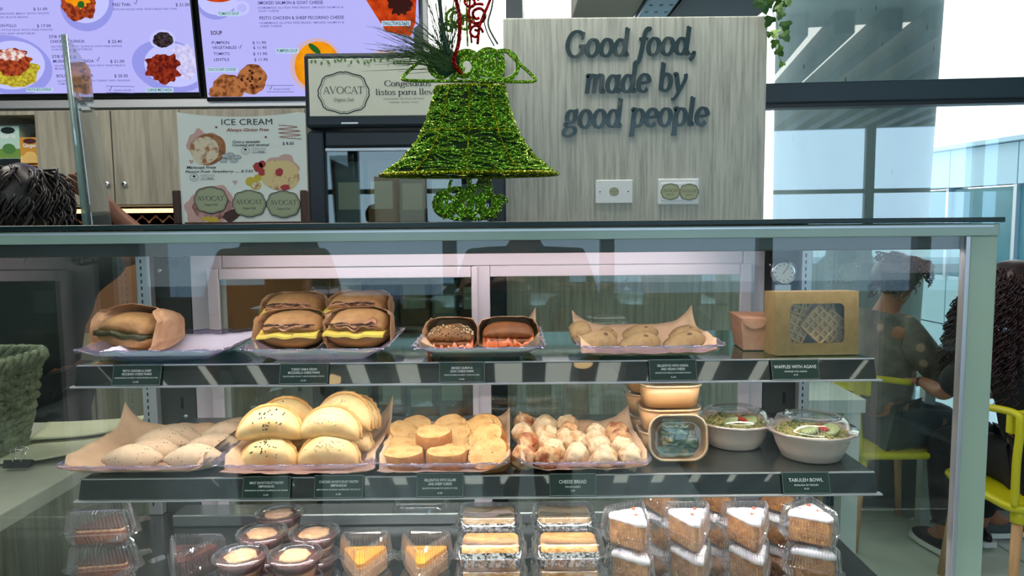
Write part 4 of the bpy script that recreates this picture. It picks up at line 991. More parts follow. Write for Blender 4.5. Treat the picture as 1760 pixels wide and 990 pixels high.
liner(T[0][0]+.01, ZU, T[0][1]*.86, .20, 1, 'white paper sheet lining the mostly empty upper left tray', 'white_sheet', up=.022, corners=(.0, .0, .022, .012))
liner(T[2][0], ZU, T[2][1]*.95, .22, 3, 'brown paper liner with raised corners around the salmon paninis', up=.030, corners=(.022, .030, .02, .04), front=.02)
liner(T[3][0], ZU, T[3][1]*.98, .22, 4, 'brown paper liner rising behind the onion rellenitos', up=.034, corners=(.002, .006, .030, .040), front=.012)
liner(T[4][0], ZL, T[4][1]*1.0, .25, 5, 'brown paper liner with a tall back corner under the speckled buns', up=.036, corners=(.006, .004, .050, .0), front=.018)
liner(T[5][0]+.012, ZL, T[5][1]*1.0, .25, 6, 'brown paper liner under the large empanadas', up=.036, corners=(.004, .006, .0, .055), front=.010)
liner(T[6][0]+.006, ZL, T[6][1]*1.0, .25, 7, 'brown paper liner under the salami rellenitos', up=.036, corners=(.004, .03, .0, .030), front=.010)
liner(T[7][0], ZL, T[7][1]*1.0, .25, 8, 'brown paper liner under the round cheese breads', up=.036, corners=(.020, .012, .022, .030), front=.014)

# ================================================================ bread and pastry materials
MT['bun'] = mat('flax_bun', (222, 198, 168), .75, col2=(204, 178, 148), scale=22, spots=(120, 96, 74), spot_scale=150, spot_size=.26, bump=.35, bscale=60)
MT['empanada'] = mat('empanada_dough', (238, 210, 152), .55, col2=(220, 172, 100), scale=14, lo=.45, hi=.72, bump=.2, bscale=40, coat=.15)
MT['empanada_rim'] = mat('empanada_rim', (220, 178, 112), .55, col2=(196, 142, 78), scale=22, bump=.2)
MT['sesame_black'] = mat('black_sesame', (32, 26, 22), .5); MT['sesame_white'] = mat('white_sesame', (238, 222, 184), .5)
MT['relle_top'] = mat('rellenito_top', (228, 186, 122), .7, col2=(208, 154, 86), scale=45, lo=.42, hi=.62, spots=(96, 84, 40), spot_scale=110, spot_size=.2, bump=.8, bscale=120)
MT['relle_side'] = mat('rellenito_side', (206, 148, 82), .7, col2=(164, 98, 46), scale=26, bump=.4, bscale=80)
MT['cheese_bread'] = mat('cheese_bread', (232, 208, 170), .75, col2=(200, 134, 76), scale=34, lo=.5, hi=.72, bump=.7, bscale=110, spots=(150, 120, 70), spot_scale=130, spot_size=.16)
MT['cheese_brown'] = mat('cheese_bread_brown', (222, 180, 132), .75, col2=(158, 82, 44), scale=40, lo=.42, hi=.62, bump=.7, bscale=110)
MT['arepa'] = mat('onion_rellenito', (166, 140, 100), .75, col2=(130, 102, 66), scale=24, spots=(84, 60, 40), spot_scale=55, spot_size=.30, bump=.4, bscale=70)
MT['panini'] = mat('panini_bread', (176, 138, 90), .7, col2=(132, 94, 54), scale=12, stretch=(1, 1, 2.5), bump=.4, bscale=60)
MT['panini_top'] = mat('panini_top', (192, 150, 100), .65, col2=(150, 106, 62), scale=14, bump=.3, bscale=50)
MT['seeded'] = mat('seeded_bun', (150, 108, 66), .7, col2=(108, 74, 44), scale=24, spots=(30, 28, 28), spot_scale=170, spot_size=.38, bump=.6, bscale=120)
MT['dark_bread'] = mat('dark_bread', (140, 88, 46), .65, col2=(104, 62, 32), scale=26, bump=.5, bscale=90)
MT['cheddar'] = mat('yellow_cheese', (224, 202, 92), .4, coat=.3); MT['ham'] = mat('turkey_ham', (196, 150, 116), .5, col2=(150, 96, 70), scale=30, bump=.3)
MT['pesto'] = mat('pesto', (40, 44, 26), .5, col2=(64, 66, 30), scale=60, bump=.5); MT['salmon'] = mat('smoked_salmon', (216, 118, 52), .35, col2=(190, 88, 40), scale=22, coat=.5)
MT['onion_dark'] = mat('grilled_onion', (66, 40, 28), .5)

# ---------------------------------------------------------------- speckled oval buns
def bun_mesh(seed):
    def fn(p):
        t = p.x/.056; k = (1-abs(t)**2.2*.55)
        return Vector((p.x, p.y*k, p.z*k))
    return blob(.057, .031, .027, 30, 14, .0022, 40, seed, fn, flat=-.013)
bunp = []
for k in range(4): bunp.append(bun_mesh(k+1).build('oval_bun', 'bun', None, True))
BUN = [(300, 749, -.02), (278, 762, .0), (262, 775, .04), (228, 791, .1), (410, 737, .05), (392, 748, .03), (368, 765, .02), (334, 790, .1), ]
rows = ('back', 'third', 'second', 'front')
for i, (px, py, a) in enumerate(BUN):
    o = bunp[i] if i < 4 else bunp[i-4].copy()
    if i >= 4: COL.objects.link(o)
    p = at_z(px, py, ZL+.020); o.location = (p.x, p.y, ZL+.018+.004*(i % 2)); o.rotation_euler = (.12, 0, a)
    o['label'] = 'pale speckled oval bun, %s of the %s column in the far left tray' % (('backmost', 'second from back', 'third from back', 'frontmost')[i % 4], ('left', 'right')[i//4])
    o['category'] = 'bun'; o['group'] = 'speckled oval buns'

# ---------------------------------------------------------------- empanadas: half moons standing on their straight edge
def empanada_parts(e, seed, seeds):
    Rr, H, Tk = .060, .060, .031
    def fn(p):
        x, z = p.x, p.z
        if z < 0: z *= .10
        return Vector((x, p.y, z))
    b = MB(); rg = []; seg = 30; rn = 16
    # puffy half moon: sections along x
    for i in range(1, 30):
        u = -1+2*i/30; hgt = H*math.sqrt(1-abs(u)**2.1); th = Tk*(1-abs(u)**2.4)**.6; row = []
        for j in range(seg):
            a = 2*PI*j/seg; c, s = math.cos(a), math.sin(a)
            y = th*c*(1-.25*max(0, s)); z = (s*.5+.5)*hgt
            p = Vector((u*Rr, y, z)); n_ = nz(p, 38, seed)*.0016+nz(p, 120, seed)*.0004
            p += Vector((u*.4, c, s*.4))*n_; row.append(tuple(p))
        rg.append(row)
    b.loft(rg, True, True, True); b.build('dough', 'empanada', e, True)
    rim = []
    for i in range(40):
        a = PI*i/39; rim.append((Rr*.985*math.cos(a), .002*math.sin(i*1.9), .004+H*.985*math.sin(a)))
    MB().tube(rim, [.0030+.0008*math.sin(i*1.9) for i in range(40)], 7).build('crimped_rim', 'empanada_rim', e, True)
    rnd = random.Random(seed); sd = MB()
    for i in range(26 if seeds == 'sesame_black' else 34):
        if seeds == 'sesame_black': u = rnd.gauss(.0, .20); t = rnd.uniform(.25, .9)
        else: u = rnd.gauss(.0, .33); t = rnd.uniform(.45, .85)
        u = max(-.8, min(.8, u)); a = PI+ -PI*.0; hgt = H*math.sqrt(1-abs(u)**2.1); th = Tk*(1-abs(u)**2.4)**.6
        s = 2*t-1; c = -math.sqrt(1-s*s); y = th*c*(1-.25*max(0, s)); z = t*hgt
        q = rnd.uniform(0, 3)
        sd.tube([(u*Rr-.0017*math.cos(q), y-.0006, z-.0017*math.sin(q)), (u*Rr, y-.0014, z), (u*Rr+.0017*math.cos(q), y-.0006, z+.0017*math.sin(q))], [.0005, .0012, .0005], 5)
    sd.build('sesame_seeds', seeds, e, True, kind='stuff')
EM = [  # px, py base centre, Y, lift z, tilt, rot, scale, kind
 (462, 803, 1.345, .004, -.35, .0, .93, 0, 'front bottom left empanada with black seeds'),
 (565, 801, 1.345, .004, -.30, -.02, 1.0, 1, 'front bottom empanada of the right column'),
 (464, 764, 1.365, .050, -.38, .03, 1.06, 0, 'top front empanada of the left column with black seeds'),
 (567, 766, 1.368, .048, -.32, -.12, 1.04, 1, 'top front empanada of the right column with pale seeds'),
 (480, 775, 1.435, .004, -.2, .15, .95, 0, 'bottom back empanada of the left column'),
 (598, 775, 1.435, .004, -.2, -.35, .98, 1, 'bottom back empanada of the right column'),
 (492, 745, 1.455, .046, -.3, .15, 1.0, 0, 'top back empanada of the left column, mostly hidden'),
 (590, 745, 1.43, .053, -.3, -.35, 1.12, 1, 'top middle empanada of the right column'),
 (616, 745, 1.475, .046, -.25, -.55, .95, 0, 'rearmost empanada of the right column, with dark seeds')]
for i, (px, py, Y, dz, tl, rz, s, kd, lb) in enumerate(EM):
    x = at(px, py, Y).x
    e = empty('empanada', (x, Y, ZL+dz), (tl, 0, rz), 'golden half-moon pastry, '+lb, 'empanada', 'empanadas in the lower tray', sc=s)
    empanada_parts(e, i+3, ('sesame_black', 'sesame_white')[kd])

# ---------------------------------------------------------------- salami rellenitos: thick rounded pucks
def puck(e, seed, r=.034, h=.030):
    b = MB(); rg = []; n = 30
    prof = [(.86, 0), (.97, .06), (1.0, .2), (1.0, .55), (.985, .85), (.93, .97)]
    for (q, z) in prof:
        row = []
        for j in range(n):
            a = 2*PI*j/n; rr_ = r*q*(1+.03*math.cos(3*a+seed)+.05*nz((math.cos(a)*2, math.sin(a)*2, seed), 1, seed)); p = Vector((rr_*math.cos(a)*1.08, rr_*math.sin(a), z*h))
            p += Vector((math.cos(a), math.sin(a), 0))*(nz(p, 90, seed)*.0018+nz(p, 40, seed)*.002); row.append(tuple(p))
        rg.append(row)
    b.loft(rg, True, True, False); b.build('baked_side', 'relle_side', e, True)
    t = MB(); tr = [rg[-1]]
    for q in (.86, .62, .35, .12):
        row = []
        for j in range(n):
            x, y, z = rg[-1][j]; p = Vector((x*q/.93, y*q/.93, h*(.97+.05*(1-q)))); p.z += nz(p, 60, seed)*.0016; row.append(tuple(p))
        tr.append(row)
    t.loft(tr, True, False, True); t.build('top_crust', 'relle_top', e, True)
PK = [ # px, py of the middle, Y, z above shelf, tilt x, tilt y, rot, scale
 (694, 792, 1.345, .004, .10, 0, .1, 1.05, 'front left'), (768, 790, 1.345, .004, .06, 0, 1.2, 1.05, 'front middle'), (846, 786, 1.352, .012, .75, -.35, .3, 1.08, 'front right, leaning'),
 (690, 768, 1.40, .006, .2, 0, 2.0, .95, 'second row left'), (745, 763, 1.392, .031, .15, 0, .6, .95, 'raised on the others in the middle'), (795, 770, 1.405, .006, .3, -.1, 1, .9, 'second row middle'), (842, 765, 1.405, .026, .7, -.45, 2, 1.0, 'second row right, tilted'),
 (690, 747, 1.465, .014, .4, .45, .5, 1.0, 'back left, tilted'), (716, 742, 1.505, .014, .6, 0, 1.5, .98, 'rear, behind the back left one'), (776, 733, 1.49, .024, 1.0, 0, 2.4, 1.0, 'back middle, standing up'), (836, 730, 1.495, .026, 1.1, 0, 1.4, .98, 'back right, standing up'),
 (785, 752, 1.44, .020, .5, -.1, 2.2, .9, 'behind the raised one'), (828, 747, 1.45, .026, .6, -.3, .8, 1.0, 'third row right')]
for i, (px, py, Y, dz, ta, tb_, rz, s, lb) in enumerate(PK):
    p = at(px, py, Y)
    e = empty('rellenito', (p.x, Y, ZL+dz), (ta, tb_, 0), 'thick golden baked rellenito, '+lb+' of the salami tray', 'rellenito', 'salami rellenitos', sc=s)
    puck(e, i+1)
# ---------------------------------------------------------------- cheese breads
CB = [(900, 727), (898, 746), (908, 763), (900, 786), (940, 787), (938, 733), (938, 748), (938, 760), (950, 773), (976, 730), (977, 744), (970, 756), (990, 759), (991, 783), (1023, 745), (1023, 756), (1031, 767), (1039, 787), (1059, 744), (1066, 758), (1069, 770), (1083, 786)]
cbp = [blob(.0225, .0225, .020, 32, 20, .0045, 110, k+2).build('cheese_bread', ('cheese_bread', 'cheese_brown', 'cheese_bread', 'cheese_bread')[k], None, True) for k in range(4)]
brown = {0, 3, 4, 2, 18, 19, 10}
colname = lambda px: ('first', 'second', 'third', 'fourth', 'fifth')[0 if px < 915 else 1 if px < 955 else 2 if px < 1000 else 3 if px < 1045 else 4]
cnt = {}
usedp = set()
for i, (px, py) in enumerate(sorted(CB, key=lambda q: (-(q[0] < 915)*5-(915 <= q[0] < 955)*4-(955 <= q[0] < 1000)*3-(1000 <= q[0] < 1045)*2, q[1]))):
    k = 1 if CB.index((px, py)) in brown else (0, 2, 3)[i % 3]
    o = cbp[k] if k not in usedp else cbp[k].copy()
    if k in usedp: COL.objects.link(o)
    usedp.add(k)
    lift = .022 if py > 770 else .024+(0 if py > 755 else .008)
    p = at_z(px, py, ZL+lift); p.y = min(p.y, 1.53); q = at(px, py, p.y); o.location = (q.x, p.y, ZL+lift+(q.z-ZL-lift)*.8); o.rotation_euler = (i*1.1, i*.7, i*2.3)
    s_ = random.uniform(.98, 1.1); o.scale = (s_, s_, s_)
    c_ = colname(px); cnt[c_] = cnt.get(c_, 0)+1
    o['label'] = 'round cheese bread%s, %s column from left, number %s counted from the back' % (' with browned crust' if k == 1 else '', c_, ('one', 'two', 'three', 'four', 'five', 'six')[cnt[c_]-1])
    o['category'] = 'bread'; o['group'] = 'round cheese breads'

# ---------------------------------------------------------------- flat onion rellenitos (upper shelf)
def arepa(px0, px1, pyb, Y, dz, tilt, roll_, rz, label, hmul=1, s=1):
    a = at(px0, pyb, Y).x; b = at(px1, pyb, Y).x; w = (b-a)
    def fn(p): return Vector((p.x, p.y, p.z*(1-.35*(p.x/(w/2))**2)+(.004*math.sin(p.x*60))))
    o = blob(w/2, .032, .0135*hmul, 30, 12, .002, 55, int(px0), fn).build('onion_rellenito', 'arepa', None, True, loc=((a+b)/2, Y, ZU+dz), rot=(tilt, roll_, rz))
    tag(o, label, 'rellenito', 'flat onion rellenitos'); return o
arepa(990, 1064, 600, 1.370, .022, .45, .20, 0, 'flat green-brown onion rellenito, front left, leaning on another', 1.35)
arepa(1064, 1136, 600, 1.370, .020, .35, 0, 0, 'flat onion rellenito in the middle of the front row')
arepa(1138, 1214, 600, 1.370, .021, .35, -.13, 0, 'flat onion rellenito at the right end of the front row')
arepa(978, 1018, 592, 1.40, .036, .5, .4, .3, 'onion rellenito standing in the left corner behind the front one', 1.5)
arepa(1070, 1130, 590, 1.41, .032, .3, 0, 0, 'back onion rellenito behind the middle one', .9)
arepa(1025, 1060, 590, 1.41, .028, .3, .1, 0, 'back onion rellenito between the left and middle ones', .9)
arepa(1150, 1205, 590, 1.41, .030, .3, -.05, 0, 'back onion rellenito behind the right one', .8)

# ================================================================ wrapped paninis
def half_bread(w, d, h, up, seed, arch=1.0):
    """one half of a bun: flat cut face and a rounded crust, seen from the front as an arch"""
    b = MB(); rg = []; n = 26
    for i in range(9):
        v = -1+2*i/8; k = (1-abs(v)**2.6*.5) if abs(v) < 1 else .5; row = []
        for j in range(n):
            a = 2*PI*j/n; c, s = math.cos(a), math.sin(a)
            x = w/2*math.copysign(abs(c)**.8, c)*(.8+.2*k); z = h*(abs(s)**.85 if s > 0 else -.12*abs(s))*k
            p = Vector((x, v*d/2, z if up else -z)); p += Vector((c, 0, s))*nz(p, 34, seed)*.003; row.append(tuple(p))
        rg.append(row)
    b.loft(rg, True, True, True); return b
def slab(w, d, t, seed, wave=.003, fr=40, dro=0):
    b = MB(); n = 16; m = 5
    for lay in (0, 1):
        for i in range(n+1):
            for j in range(m+1):
                u = -1+2*i/n; v = -1+2*j/m
                z = wave*nz((u*1.6, v, seed), 1.3, seed)*2-dro*max(0, -v-.2)+(t if lay else 0)-abs(u)**3*.002
                b.v.append((u*w/2, v*d/2+.003*nz((u*3, seed, 0), 1, seed), z))
    q = (n+1)*(m+1)
    for i in range(n):
        for j in range(m):
            a = i*(m+1)+j; b.f.append((a, a+1, a+m+2, a+m+1)); a += q; b.f.append((a, a+m+1, a+m+2, a+1))
    ed = [i*(m+1) for i in range(n+1)]+[n*(m+1)+j for j in range(1, m+1)]+[i*(m+1)+m for i in range(n-1, -1, -1)]+[j for j in range(m-1, 0, -1)]
    for i in range(len(ed)): a, c = ed[i], ed[(i+1) % len(ed)]; b.f.append((a, c, c+q, a+q))
    return b
def wrap(w, h, d, seed, name='paper_wrap', front=(.2, .5, .9, .5), close=.55, m='wrap', parent=None, top=1.0):
    """crumpled paper bag: open at the front, folded together at the back; front = how far back the
    edge starts at bottom, right, top, left"""
    b = MB(); n = 40; rg = []
    for i in range(11):
        t = i/10; row = []
        for j in range(n):
            a = 2*PI*j/n; c, s = math.cos(a), math.sin(a)
            # superellipse around the sandwich
            ex = w/2*math.copysign(abs(c)**.6, c); ez = h/2*math.copysign(abs(s)**.6, s)*(top if s > 0 else 1)
            fb = front[0]*max(0, -s)**2+front[2]*max(0, s)**2+(front[1] if c > 0 else front[3])*c*c
            fb += .10*nz((c*2.2, s*2.2, seed), 1.5, seed)
            y = -d/2+d*(fb+(1-fb)*t)
            k = 1-(1-close)*max(0, (y+d*.05)/(d*.55))**1.5
            fold = 1+.055*nz((c*3, s*3, t*2), 1.4, seed)+.025*nz((c*9, s*9, t*6), 1, seed+2)
            if t < .12: fold += .05*nz((c*6, s*6, 0), 1.5, seed+5)+.03
            row.append((ex*k*fold, y, max(-h/2, ez*k*fold)))
        rg.append(row)
    b.loft(rg, True, False, True); return b.build(name, m, parent, False, solid=.0005)
def panini(loc, rot, w, h, d, kind, seed, label, s=1, wr_=True, front=(.0, .35, .75, .35), close=.6, top=1.0):
    e = empty('panini', loc, rot, label, 'sandwich', {'turkey': 'turkey ham paninis', 'salmon': 'smoked salmon paninis'}.get(kind))
    e.scale = (s, s, s)
    if kind == 'turkey':
        half_bread(w*.94, d*.9, h*.40, False, seed).build('bread_bottom', 'panini', e, True, loc=(0, 0, h*.44))
        half_bread(w*.93, d*.9, h*.46, True, seed+1).build('bread_top', 'panini_top', e, True, loc=(0, .008, h*.58), rot=(.14, 0, 0))
        slab(w*.92, d*.94, .0045, seed, .003, dro=.014).build('cheese_slice', 'cheddar', e, False, loc=(-.002, -.006, h*.52))
        for q in range(3): slab(w*(.72-.08*q), d*.86, .002, seed+q, .007).build('ham_slice', 'ham', e, True, loc=(.006*(q-1), -.003, h*(.60+.04*q)))
        on = MB(); rnd = random.Random(seed)
        for q in range(7):
            x = rnd.uniform(-.36, .36)*w; on.tube(catmull([(x-.012, -d*.44, h*.68), (x, -d*.47, h*(.66+rnd.uniform(0, .08))), (x+.012, -d*.44, h*.69)], 4), .0014, 5)
        on.build('grilled_onion', 'onion_dark', e, True)
    elif kind == 'pesto':
        half_bread(w*.92, d*.88, h*.36, False, seed).build('bread_bottom', 'panini_top', e, True, loc=(0, 0, h*.42))
        half_bread(w*.90, d*.88, h*.44, True, seed+1).build('bread_top', 'panini', e, True, loc=(0, .002, h*.55))
        slab(w*.88, d*.92, .009, seed, .003).build('pesto_filling', 'pesto', e, True, loc=(0, -.003, h*.42))
    elif kind == 'seeded':
        half_bread(w*.86, d*.88, h*.40, False, seed).build('bread_bottom', 'dark_bread', e, True, loc=(0, 0, h*.36))
        half_bread(w*.92, d*.92, h*.52, True, seed+1).build('bread_top', 'seeded', e, True, loc=(0, 0, h*.45))
        for q in range(3): slab(w*(.4), d*.5, .004, seed+q, .008, dro=.03).build('salmon_slice', 'salmon', e, True, loc=((q-1)*w*.25, -d*.28, h*(.40+.02*(q % 2))))
        sd = MB(); rnd = random.Random(4)
        for q in range(60):
            a = rnd.uniform(.3, 2.84); v = rnd.uniform(-.9, .2); c, s2 = math.cos(a), math.sin(a)
            sd.box((w*.46*math.copysign(abs(c)**.8, c), v*d*.46, h*.45+h*.53*s2**.85*(1-abs(v)**2.6*.5)), (.0024, .002, .0012), (0, a-PI/2, a*3))
        sd.build('sesame_seeds', 'sesame_white', e, kind='stuff')
    else:
        half_bread(w*.92, d*.9, h*.42, False, seed).build('bread_bottom', 'dark_bread', e, True, loc=(0, 0, h*.40))
        half_bread(w*.92, d*.9, h*.46, True, seed+1).build('bread_top', 'dark_bread', e, True, loc=(0, 0, h*.54))
        for q in range(3): slab(w*.36, d*.55, .005, seed+q, .006, dro=.02).build('salmon_slice', 'salmon', e, True, loc=((q-1)*w*.27, -d*.24, h*(.44+.03*q)))
    if wr_:
        o = wrap(w*1.06, h*1.10, d*1.18, seed+9, parent=e, front=front, close=close, top=top); o.location = (0, .006, h*.55)
    return e
def pan(px, pyb, Y, **k):
    p = at(px, pyb, Y); return (p.x, Y, p.z)
x = at(238, 600, 1.37).x
panini((x-.030, 1.425, ZU+.004), (-.05, .05, -.38), .132, .076, .105, 'pesto', 3, 'panini with dark pesto filling wrapped in brown paper, far left of the upper shelf', front=(.0, .20, .52, .02), close=.72, top=1.12)
x = at(496, 600, 1.39).x; panini((x, 1.425, ZU+.005), (-.06, 0, .03), .122, .072, .085, 'turkey', 11, 'front left turkey ham panini with yellow cheese in brown paper', front=(-.14, .4, .7, .05), close=.85)
x = at(612, 600, 1.39).x; panini((x, 1.425, ZU+.005), (-.06, 0, -.05), .126, .074, .085, 'turkey', 21, 'front right turkey ham panini with yellow cheese in brown paper', front=(-.14, .05, .7, .30), close=.85)
x = at(508, 590, 1.51).x; panini((x, 1.508, ZU+.034), (-.10, 0, .03), .122, .072, .08, 'turkey', 31, 'back left turkey ham panini rising behind the front one', front=(-.02, .5, .9, .3), close=.85)
x = at(618, 590, 1.51).x; panini((x, 1.508, ZU+.034), (-.10, 0, -.10), .130, .074, .085, 'turkey', 41, 'back right turkey ham panini rising behind the front one', front=(-.02, .12, .9, .5), close=.85)
x = at(775, 600, 1.39).x; panini((x, 1.415, ZU+.004), (-.04, 0, 0), .096, .050, .085, 'seeded', 51, 'seeded bagel panini with smoked salmon, left of the pair', front=(.0, .25, .42, .1), close=.75, top=1.25)
x = at(874, 600, 1.39).x; panini((x, 1.415, ZU+.004), (-.04, 0, 0), .108, .053, .085, 'salmon', 61, 'dark bread panini with smoked salmon, right of the pair', front=(.0, .2, .36, .15), close=.8, top=1.15)
# ================================================================ kraft boxes
a = at(1325, 612, 1.335); b = at(1474, 498, 1.345); w = .154; h = b.z-ZU-.003
wx_ = empty('window_box', ((at(1400, 560, 1.34).x), 1.335, ZU+.001), (R(-3), 0, R(2)), 'tall kraft cardboard box with a rounded window showing waffles', 'box')
wx_.location.x += .004
outer = [(q[0], q[1]) for q in [(w/2, -0), (w/2, h), (-w/2, h), (-w/2, 0)]]
hole = [(q[0], q[1]+h*.50) for q in rr(w*.655, h*.62, .010, 0, 4)]
b_ = MB(); n = len(hole)
def proj(q):    # point of the outer edge that faces the hole's point
    x, z = q[0], q[1]-h*.5; s = min((w/2)/max(abs(x), 1e-6), (h/2)/max(abs(z), 1e-6)); return (x*s, z*s+h*.5)
O = [proj(q) for q in hole]
cs = [(w/2, h), (-w/2, h), (-w/2, 0), (w/2, 0)]
for c_ in cs:   # snap the nearest outer point to each corner
    k_ = min(range(n), key=lambda i: (O[i][0]-c_[0])**2+(O[i][1]-c_[1])**2); O[k_] = c_
b_.loft([[(q[0], 0, q[1]) for q in O], [(q[0], 0, q[1]) for q in hole], [(q[0], .0008, q[1]) for q in hole], [(q[0], .0008, q[1]) for q in O]], True)
b_.build('front_panel', 'kraft_box', wx_)
box('side_panel', (-w/2, .0009, 0), (-w/2+.0008, .055, h), 'kraft_box', wx_); box('side_panel', (w/2-.0008, .0009, 0), (w/2, .055, h), 'kraft_box', wx_)
box('top_panel', (-w/2+.0009, .0009, h-.0008), (w/2-.0009, .055, h), 'kraft_box', wx_); box('bottom_panel', (-w/2+.0009, .0009, 0), (w/2-.0009, .055, .0008), 'kraft_box', wx_)
box('back_panel', (-w/2+.0009, .054, .0009), (w/2-.0009, .055, h-.0009), 'kraft_box', wx_)
box('tuck_flap', (-w/2+.002, -.0012, h-.022), (w/2-.002, -.0002, h-.0005), 'kraft_box', wx_)
flat([(q[0], q[1]) for q in hole], wx_, 'film', .0004, 'window_film')
bpy.data.objects.remove([o for o in kids(wx_) if o.name.startswith('tuck_flap')][0]); KIDS[wx_.name] = [o for o in KIDS[wx_.name][:-2]]+[KIDS[wx_.name][-1]]
waf = mat('waffle', (232, 192, 120), .6, col2=(206, 160, 88), scale=20, bump=.3)
def waffle(e_loc, rot, label, s=.050):
    e = empty('waffle', e_loc, rot, label, 'waffle', 'waffles inside the kraft box')
    b = MB(); b.box((0, 0, 0), (s, .004, s))
    for i in range(5):
        q = -s/2+s*i/4; b.box((q, -.005, 0), (.0045, .010, s)); b.box((0, -.005, q), (s, .010, .0045))
    b.build('grid', waf, e, bevel=.001, seg=1); return e
MW = wx_.matrix_basis
for i, (x, y, z, a_, lb) in enumerate(((-.030, .040, .076, .3, 'upper left'), (.022, .042, .078, -.2, 'upper right'), (.012, .026, .054, .75, 'lower front, turned on its corner'), (-.035, .034, .042, .5, 'lower left'), (.040, .032, .046, .7, 'lower right'))):
    waffle(MW @ Vector((x, y, z)), (R(-6), a_, 0), 'square waffle piece in the kraft window box, '+lb)
# small carton
cx = at(1286, 600, 1.46).x
kc = empty('takeaway_carton', (cx, 1.43, ZU+.001), (0, 0, R(-4)), 'small pinkish kraft takeaway carton with a rounded flap, beside the window box', 'box')
b_ = MB(); w, d, h = .072, .10, .062
b_.loft([[(-w*.40, -d*.40, 0), (w*.40, -d*.40, 0), (w*.40, d*.40, 0), (-w*.40, d*.40, 0)], [(-w/2, -d/2, h), (w/2, -d/2, h), (w/2, d/2, h), (-w/2, d/2, h)]], True, True, True); b_.build('carton_body', 'kraft_pink', kc, bevel=.001)
box('lid', (-w/2-.001, -d/2-.001, h), (w/2+.001, d/2+.001, h+.0012), 'kraft_pink', kc)
fp_ = [(-w*.48, h), (-w*.40, h-.012), (-w*.22, h-.020), (0, h-.018), (w*.2, h-.008), (w*.30, h)]
b_ = MB(); b_.v = [(x, -d/2-.0012+(h-z)*.10, z) for x, z in fp_]+[(x, -d/2-.0004+(h-z)*.10, z) for x, z in fp_]; n = len(fp_)
b_.f = [tuple(range(n)), tuple(reversed(range(n, 2*n)))]+[(i, n+i, n+(i+1) % n, (i+1) % n) for i in range(n)]; b_.build('flap', 'kraft_pink', kc)

# ================================================================ kraft tubs and bowls
def rrl(w, d, r, z, n=8): return rr(w, d, r, z, n)
def tub(loc, rot, label, lidm='plastic', grp='kraft tubs with clear lids', content=True):
    e = empty('kraft_tub', loc, rot, label, 'tub', grp); w, d, h = .118, .092, .0445
    b = MB(); b.loft([rrl(w*.86, d*.84, .026, .001), rrl(w*.97, d*.97, .030, h*.96), rrl(w*.955, d*.955, .029, h*.96), rrl(w*.85, d*.83, .025, .003)], True, True, True); b.build('tub_body', 'tub_kraft', e, True)
    MB().tube(rrl(w*.985, d*.985, .031, h*.97), .0022, 8, True).build('rolled_rim', 'tub_rim', e, True)
    l = MB(); l.loft([rrl(w*1.02, d*1.02, .032, h*.90), rrl(w*1.03, d*1.03, .032, h*1.00), rrl(w*1.0, d*1.0, .031, h*1.035), rrl(w*.90, d*.88, .027, h*1.03), rrl(w*.88, d*.86, .026, h*.975), rrl(w*.70, d*.62, .02, h*.97), rrl(w*.66, d*.58, .018, h*.99)], True, False, True)
    l.build('clear_lid', lidm, e, True)
    return e
p = at(1146, 770, 1.445); t0 = None
ord_ = ('bottom', 'middle', 'top')
for k_ in range(4):
    if k_ == 3: continue
    lb = 'kraft paper tub, %s of the front stack beside the cheese breads' % ord_[k_]
    if t0 is None: t0 = tub((p.x, 1.44, ZL+.001), (0, 0, .02), lb)
    else: copy_tree(t0, None, (p.x+.001*k_, 1.44, ZL+.001+k_*.0468), label=lb)
p = at(1124, 760, 1.56)
for k_ in range(3): copy_tree(t0, None, (p.x-.004, 1.565, ZL+.001+k_*.0468), (0, 0, .06), 'kraft paper tub, %s of the rear stack, showing at the left of the front stack' % ord_[k_])
p = at(1162, 812, 1.36)
lt = tub((p.x, 1.385, ZL+.0475), (R(82), 0, 0), 'kraft tub leaning on its side with its clear lid facing the customer', grp=None)
lt.scale = (.92, .92, .92)
fo = MB(); rnd = random.Random(8)
grn = mat('wrap_slices', (110, 138, 122), .4, col2=(168, 158, 118), scale=36, lo=.45, hi=.6, bump=.5)
for i in range(9): fo.add(*(lambda b: (b.v, b.f))(slab(.07-.003*i, .02, .003, i, .005)), Matrix.Translation((rnd.uniform(-.008, .008), -.028+i*.007, .034+rnd.uniform(-.002, .002))) @ Matrix.Rotation(rnd.uniform(-.3, .3), 4, 'X'))
fo.build('sliced_filling', grn, lt, True)

